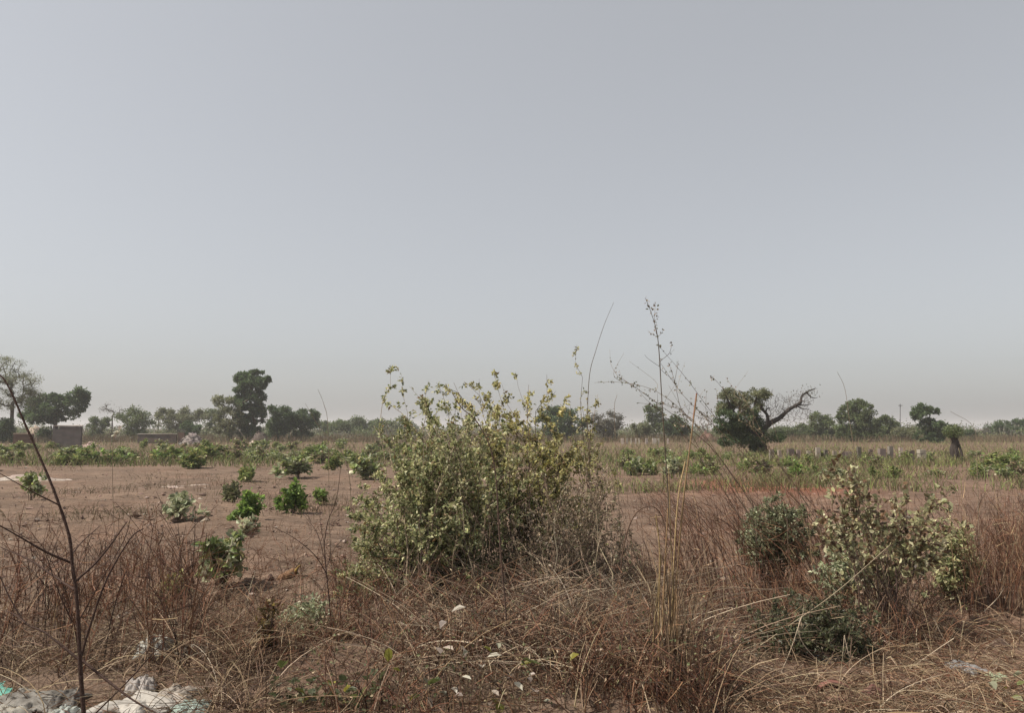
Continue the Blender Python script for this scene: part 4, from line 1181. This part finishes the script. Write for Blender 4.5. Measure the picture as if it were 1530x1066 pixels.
def block_wall(name, label, px0, px1, py_base, h, pal, rz=0.0, bl=0.42, bh=0.2, th=0.2, coping=None, ret=0.0, uneven=0.15):
    a = G(px0, py_base)
    W = (px1 - px0) * a[1] / F
    root = thing(name, label, 'wall', a)
    mb = MB()

    def run(o, ang, W):
        nc, nr = max(1, int(round(W / bl))), max(1, int(round(h / bh)))
        for r in range(nr):
            for c in range(nc + (r % 2)):
                if r == nr - 1 and RNG.uniform() < uneven:
                    continue
                x = (c + 0.5 - 0.5 * (r % 2)) * W / nc
                ww = W / nc
                if r % 2 and c in (0, nc):
                    ww *= 0.5
                    x = W / nc * (0.25 if c == 0 else nc - 0.25)
                boxes(mb, o + np.array([math.cos(ang) * x, math.sin(ang) * x, (r + 0.5) * bh - 0.05]), (ww - 0.004, th, bh - 0.004), ang, 0.001, pick(pal, 1, 0.04, 0.02)[0])
        # mortar core behind the joints
        boxes(mb, o + np.array([math.cos(ang) * W / 2, math.sin(ang) * W / 2, (nr - 1) * bh / 2 - 0.05]), (W - 0.04, th - 0.012, (nr - 1) * bh), ang, 0.0, np.array(pal[0][0]) * 0.85)
        return nr * bh
    top = run(a, rz, W)
    if ret:
        run(a + np.array([-0.12, 0.12, 0]), rz + math.pi / 2, ret)
    mb.build('blockwork', 'block', root, origin=a)['kind'] = 'stuff'
    if coping:
        mb = MB()
        boxes(mb, a + np.array([math.cos(rz) * W / 2, math.sin(rz) * W / 2, top + 0.0]), (W + 0.1, th + 0.1, 0.07), rz, 0.012, coping)
        mb.build('coping', 'block', root, origin=a)
    return root


GREYB = [((0.105, 0.090, 0.087), 3), ((0.095, 0.082, 0.08), 2), ((0.115, 0.098, 0.092), 1)]
REDB = [((0.15, 0.10, 0.078), 3), ((0.13, 0.088, 0.07), 2)]
block_wall('block_wall', 'grey cement-block wall corner standing alone in the field', 80, 122, 670, 1.75, GREYB, rz=-0.05, ret=1.6, coping=(0.33, 0.29, 0.26))
block_wall('mud_wall', 'low reddish mud-brick wall with a pale top beside the grey block wall', 20, 47, 671, 1.2, REDB, rz=0.1, coping=(0.36, 0.28, 0.22))
block_wall('low_wall', 'long low dark wall with a light coping beside the rubble heap', 206, 264, 663, 0.95, [((0.10, 0.085, 0.075), 1), ((0.13, 0.10, 0.085), 1)], rz=-0.02, coping=(0.42, 0.38, 0.33), uneven=0.0)
block_wall('brick_pier', 'narrow reddish brick pier at the end of the low wall', 266, 275, 663, 1.25, REDB, bl=0.3)


def heap(name, label, cat, px, py, wpx, hpx, pal, n=70, mat='stone', core=None, rough=0.35):
    b = G(px, py)
    s = b[1] / F
    W, H = wpx * s, hpx * s
    root = thing(name, label, cat, b)
    m = 14
    u, v_ = np.meshgrid(np.linspace(-1, 1, m), np.linspace(-1, 1, m))
    r = np.sqrt(u ** 2 + v_ ** 2)
    z = np.clip(1 - r ** 1.4, -0.1, 1) * H * (1 + RNG.normal(0, 0.12, u.shape))
    v = np.stack([u * W / 2, v_ * W / 2.4, z - 0.04], -1).reshape(-1, 3) + RNG.normal(0, W * 0.012, (m * m, 3))
    idx = np.arange(m * m).reshape(m, m)
    q = np.stack([idx[:-1, :-1], idx[:-1, 1:], idx[1:, 1:], idx[1:, :-1]], -1).reshape(-1, 4)
    mb = MB()
    mb.add(v, q=q, c=pick(pal, m * m, 0.15))
    mb.build('mound', mat, root, smooth=True)
    if n:
        mb = MB()
        th, rr = RNG.uniform(0, 6.28, n), np.sqrt(RNG.uniform(0, 1, n))
        p = np.stack([rr * np.cos(th) * W / 2, rr * np.sin(th) * W / 2.4, np.clip(1 - rr ** 1.4, 0, 1) * H], 1)
        sz = RNG.uniform(0.05, 0.17, n) * min(1.0, H) * rough / 0.35
        vv = oc[None] * RNG.uniform(0.5, 1.2, (n, 6, 1)) * sz[:, None, None] + RNG.normal(0, 0.2, (n, 6, 3)) * sz[:, None, None] + p[:, None]
        mb.add(vv, t=(of[None] + (np.arange(n) * 6)[:, None, None]).reshape(-1, 3), c=np.repeat(pick(pal, n, 0.3), 6, 0))
        mb.build('rubble', mat, root)['kind'] = 'stuff'
    return root


heap('rubble_heap', 'pale grey heap of rubble at the end of the low wall', 'heap', 287, 664, 40, 17, [((0.22, 0.185, 0.175), 2), ((0.16, 0.132, 0.124), 2), ((0.29, 0.25, 0.235), 1)], 120)
heap('stone_heap', 'low spill of pinkish stones beside the grey block wall', 'heap', 136, 669, 34, 9, [((0.38, 0.29, 0.25), 2), ((0.28, 0.20, 0.17), 2)], 110)
heap('sand_heap', 'whitish spread of sand on the bare soil', 'sand', 32, 717, 120, 9, [((0.33, 0.28, 0.245), 3), ((0.26, 0.21, 0.18), 2)], 140, rough=0.15)
heap('earth_mound', 'rounded beige earth mound behind the reddish mud wall', 'mound', 52, 657, 36, 20, [((0.36, 0.28, 0.22), 2), ((0.30, 0.23, 0.18), 1)], 0)
heap('termite_mound', 'steep grey-brown termite mound under the tallest tree', 'mound', 388, 661, 30, 17, [((0.10, 0.08, 0.068), 2), ((0.085, 0.066, 0.056), 1)], 20)
heap('stone_heap', 'small pile of pale stones at the foot of the termite mound', 'heap', 379, 665, 16, 7, [((0.42, 0.34, 0.29), 2), ((0.33, 0.26, 0.22), 1)], 40)
heap('earth_mound', 'dark red-brown earth mound in the dry grass near the gnarled tree', 'mound', 1056, 660, 34, 14, [((0.11, 0.065, 0.05), 2), ((0.15, 0.09, 0.065), 1)], 20)
heap('sand_heap', 'thin pale scatter of sand in the middle of the bare soil', 'sand', 268, 727, 90, 2.2, [((0.34, 0.275, 0.235), 2), ((0.28, 0.215, 0.18), 1)], 50, rough=0.5)

b = G(370, 660)
mb = MB()
line_tube(mb, np.array([b, (b + P(347, 630, b[1])) / 2, P(347, 630, b[1])]), 0.06, 0.045, (0.30, 0.25, 0.19), 7)
tag(mb.build('leaning_pole', 'wood', origin=b), 'pale wooden pole leaning beside the termite mound', 'pole')
b = G(1345, 655)
root = thing('mast', 'slender tall mast rising among the trees behind the row of stubs', 'mast', b)
mb = MB()
t_ = P(1345, 604, b[1])
line_tube(mb, np.array([b, (b + t_) / 2, t_]), 0.085, 0.055, (0.16, 0.16, 0.165), 8)
mb.build('pole', 'wood', root, origin=b)
mb = MB()
boxes(mb, t_ + np.array([0, 0, -0.25]), (0.7, 0.1, 0.1), 0.2, 0.0, (0.14, 0.14, 0.14))
mb.build('crossarm', 'wood', root, origin=b)


def post(name, label, group, px, py, h, s, col, rz=0.0):
    b = G(px, py)
    b[2] -= 0.05
    mb = MB()
    nb = max(2, int(round(h / 0.22)))
    for k in range(nb):                                 # blocks laid one on another
        boxes(mb, b + np.array([RNG.normal(0, 0.008), 0, (k + 0.5) * h / nb]), (s * RNG.uniform(0.94, 1.04), s, h / nb - 0.006), rz + RNG.normal(0, 0.03), 0.004, np.array(col) * RNG.uniform(0.95, 1.05))
    tag(mb.build(name, 'block', origin=b), label, 'post', group)


for x, wd in [(930, .34), (937, .2), (943, .2), (950, .2), (955, .2), (966, .3), (978, .46), (984, .2), (998, .22)]:
    post('concrete_post', 'short whitish concrete post at the far side of the brown grass', 'white concrete posts in the far grass', x, 663.5, 0.62, wd*0.8, pick([((0.36, 0.32, 0.28), 1)], 1, 0.2)[0], RNG.uniform(-0.2, 0.2))
for k, x in enumerate([1152, 1166, 1180, 1193, 1207, 1222, 1234, 1246, 1257, 1268, 1284, 1300, 1316, 1330, 1346, 1362, 1378]):
    post('block_stub', 'short grey block stub in the row below the thicket of trees', 'grey block stubs in a row', x + RNG.uniform(-2, 2), 688.5, RNG.uniform(0.5, 0.86), RNG.choice([0.16, 0.2, 0.3]), pick([((0.20, 0.17, 0.145), 2), ((0.13, 0.108, 0.093), 2), ((0.30, 0.255, 0.22), 1)], 1, 0.15)[0], RNG.uniform(-0.1, 0.1))


# ------------------------------------------------------------------ litter in the foreground
def crumple(name, label, cat, px, py, wpx, dpx, col, h=0.06, m=30, folds=7, mat='cloth', group=None):
    b = G(px, py)
    s = b[1] / F
    W, D = wpx * s, dpx * s
    u, v_ = np.meshgrid(np.linspace(-1, 1, m), np.linspace(-1, 1, m))
    z = np.zeros_like(u)
    for _ in range(folds):
        a, ph, fr = RNG.uniform(0, 6.28), RNG.uniform(0, 6.28), RNG.uniform(2.5, 9)
        z += np.abs(np.sin(fr * (u * math.cos(a) + v_ * math.sin(a)) + ph)) / folds
    r = np.maximum(np.abs(u), np.abs(v_))
    env = np.clip(1.15 - r ** 3, 0.1, 1)
    z = z * h * 1.1 * env + 0.012
    edge = 1 + 0.16 * np.sin(5 * np.arctan2(v_, u) + RNG.uniform(0, 6)) + 0.1 * np.sin(9 * np.arctan2(v_, u) + RNG.uniform(0, 6)) + RNG.normal(0, 0.015, u.shape)
    rz = RNG.uniform(-0.5, 0.5)
    X, Yy = u * W / 2 * edge, v_ * D / 2 * edge
    v = np.stack([X * math.cos(rz) - Yy * math.sin(rz), X * math.sin(rz) + Yy * math.cos(rz), z + RNG.normal(0, h * 0.03, z.shape)], -1).reshape(-1, 3)
    idx = np.arange(m * m).reshape(m, m)
    q = np.stack([idx[:-1, :-1], idx[:-1, 1:], idx[1:, 1:], idx[1:, :-1]], -1).reshape(-1, 4)
    mb = MB()
    mb.add(v, q=q, c=np.clip(np.array(col) * (1 + RNG.uniform(-0.12, 0.12, (m * m, 1))), 0, 0.9))
    o = mb.build(name, mat, smooth=True)
    o.location = b
    md = o.modifiers.new('thick', 'SOLIDIFY')
    md.thickness = 0.003
    tag(o, label, cat, group)
    return o


crumple('plastic_sheet', 'crumpled teal plastic sheet on the litter beside the sapling', 'plastic', 18, 1026, 50, 60, (0.12, 0.33, 0.27), 0.05)
crumple('plastic_sheet', 'dirty grey crumpled sheet lying below the teal sheet', 'plastic', 45, 1048, 110, 70, (0.17, 0.155, 0.135), 0.07)
crumple('plastic_sheet', 'pale crumpled sack at the edge of the litter below the grey sheet', 'plastic', 10, 1064, 60, 60, (0.30, 0.28, 0.24), 0.06)
crumple('plastic_bag', 'dark grey crumpled bag beside the sapling stem', 'plastic bag', 100, 1046, 50, 60, (0.10, 0.09, 0.08), 0.06)
crumple('plastic_bag', 'small whitish torn bag at the foot of the sapling', 'plastic bag', 96, 1064, 34, 40, (0.32, 0.34, 0.31), 0.05)
crumple('cloth_rag', 'largest off-white crumpled cloth on the litter between sapling and dry grass', 'cloth', 215, 1056, 90, 90, (0.40, 0.37, 0.33), 0.07)
crumple('cloth_rag', 'beige folded rag next to the largest off-white cloth', 'cloth', 262, 1046, 56, 60, (0.30, 0.26, 0.22), 0.06)
crumple('plastic_bag', 'pale aqua torn plastic bag beside the folded rag', 'plastic bag', 285, 1062, 50, 50, (0.28, 0.34, 0.30), 0.05)
crumple('plastic_bag', 'grey-brown crumpled bag behind the largest off-white cloth', 'plastic bag', 210, 1036, 40, 50, (0.30, 0.27, 0.25), 0.08)
crumple('plastic_bag', 'puffed pale grey plastic bag caught in the upright stems', 'plastic bag', 231, 985, 44, 60, (0.36, 0.35, 0.31), 0.14, m=24, folds=5)
crumple('plastic_bag', 'flat brownish bag lying beside the puffed grey bag', 'plastic bag', 300, 982, 54, 50, (0.17, 0.14, 0.11), 0.06)
crumple('plastic_bag', 'small bluish grey bag under the low dark shrub', 'plastic bag', 1232, 990, 30, 40, (0.18, 0.185, 0.20), 0.04)
crumple('plastic_bag', 'grey torn bag half buried in straw past the broad-leaved shrub', 'plastic bag', 1440, 1003, 34, 50, (0.2, 0.19, 0.185), 0.05)
crumple('plastic_bag', 'pale green bag scrap by the small green plant', 'plastic bag', 1492, 1018, 24, 30, (0.30, 0.34, 0.22), 0.04)
crumple('leather_scrap', 'dark maroon scrap lying in the straw beyond the reeds', 'scrap', 1087, 978, 22, 40, (0.085, 0.038, 0.036), 0.14, mat='clay')


def bowl():
    b = G(1246, 1046)
    root = thing('broken_bowl', 'broken reddish clay bowl lying on its side in the straw', 'bowl', b)
    R, n, m = 0.10, 20, 8
    th = np.linspace(0.15, math.pi + 0.25, n)
    ph = np.linspace(0.0, 1.35, m)
    TH, PH = np.meshgrid(th, ph)
    j = 1 + 0.03 * np.sin(TH * 9)
    X, Z, Yv = R * np.cos(TH) * np.cos(PH) * j, R * 0.72 * np.sin(TH) * np.cos(PH) * j, -0.01 + R * 0.8 * np.sin(PH)
    v = np.stack([X, Yv, Z], -1).reshape(-1, 3)
    idx = np.arange(n * m).reshape(m, n)
    q = np.stack([idx[:-1, :-1], idx[:-1, 1:], idx[1:, 1:], idx[1:, :-1]], -1).reshape(-1, 4)
    mb = MB()
    mb.add(v, q=q, c=(0.17, 0.075, 0.058))
    o = mb.build('shell', 'clay', root, smooth=True)
    md = o.modifiers.new('thick', 'SOLIDIFY')
    md.thickness = 0.012
    mb = MB()
    line_tube(mb, np.stack([R * 1.02 * np.cos(th), np.full(n, -0.012), R * 0.735 * np.sin(th)], 1), 0.009, 0.008, (0.22, 0.105, 0.08), 6)
    mb.build('rim', 'clay', root, smooth=True)


bowl()


def shard(name, label, cat, px, py, wpx, hpx, col, mat='clay', pts=9, group=None):
    """an angular lump: a squashed faceted hull with an uneven outline"""
    b = G(px, py)
    s = b[1] / F
    W, H = wpx * s, hpx * s
    n = 10
    rings = []
    for k, (zz, rr) in enumerate([(0.0, 0.82), (0.3, 1.0), (0.7, 0.8), (1.0, 0.35)]):
        th = np.linspace(0, 2 * math.pi, n, endpoint=False) + 0.15 * k
        r = rr * (1 + RNG.normal(0, 0.13, n))
        rings.append(np.stack([r * np.cos(th) * W / 2, r * np.sin(th) * W / 2.6, zz * H * (1 + RNG.normal(0, 0.06, n)) - 0.01], 1))
    v = np.vstack(rings)
    idx = np.arange(4 * n).reshape(4, n)
    q = np.stack([idx[:-1], np.roll(idx[:-1], -1, 1), np.roll(idx[1:], -1, 1), idx[1:]], -1).reshape(-1, 4)
    mb = MB()
    mb.add(np.vstack([v, [[0, 0, H * 1.02]]]), q=q, t=[[30 + k, 30 + (k + 1) % n, 40] for k in range(n)], c=col)
    o = mb.build(name, mat)
    o.location = b
    tag(o, label, cat, group)
    return o


shard('clay_shard', 'dark red triangular clay shard beside the broken bowl', 'shard', 1305, 1052, 32, 22, (0.12, 0.052, 0.042))
shard('clay_shard', 'flat reddish clay fragment below the broken bowl', 'shard', 1250, 1060, 46, 10, (0.24, 0.13, 0.10))
shard('stone', 'brown stone lying in the straw past the grey torn bag', 'stone', 1495, 972, 34, 18, (0.10, 0.065, 0.05), 'stone')
shard('stone', 'small dark stone between the straw and the tall red grass', 'stone', 1463, 932, 18, 10, (0.10, 0.062, 0.048), 'stone')
shard('stone', 'small dark stone beside the fallen brown log', 'stone', 404, 873, 11, 9, (0.10, 0.062, 0.05), 'stone')


def log():
    b = G(430, 872)
    root = thing('fallen_log', 'short brown rotten log lying on the bare soil', 'log', b)
    Y = b[1]
    mb = MB()
    p = smooth_line([P(414, 868, Y), P(424, 864, Y + 0.02), P(434, 859, Y + 0.03), P(444, 852, Y + 0.05)], 4)
    rad = np.interp(np.linspace(0, 1, len(p)), [0, 0.15, 0.6, 0.9, 1], [0.02, 0.04, 0.05, 0.045, 0.015])[None]
    tubes(mb, p[None], rad * (1 + RNG.uniform(-0.1, 0.1, rad.shape)), np.array([[0.17, 0.098, 0.055]]), 9)
    mb.build('trunk_piece', 'wood', root, smooth=True, origin=b)
    mb = MB()
    line_tube(mb, smooth_line([P(441, 855, Y), P(446, 848, Y), P(450, 845, Y)], 3), 0.016, 0.006, (0.24, 0.16, 0.05), 5)
    mb.build('branch_stub', 'wood', root, smooth=True, origin=b)


log()

# ------------------------------------------------------------------ dusty air
hz = bpy.data.materials.new('haze')
hz.use_nodes = True
hz.node_tree.nodes.clear()
ho = hz.node_tree.nodes.new('ShaderNodeOutputMaterial')
hv = hz.node_tree.nodes.new('ShaderNodeVolumePrincipled')
hv.inputs['Color'].default_value = (0.93, 0.93, 0.94, 1)
hv.inputs['Density'].default_value = 0.00062
hv.inputs['Anisotropy'].default_value = 0.2
hz.node_tree.links.new(hv.outputs[0], ho.inputs['Volume'])
MAT['haze'] = hz
mb = MB()
boxes(mb, (0, 700, 6.0), (3800, 1900, 16.0), 0, 0, (1, 1, 1))
tag(mb.build('haze', 'haze'), 'thin dusty haze hanging over the whole field', 'haze', kind='stuff')
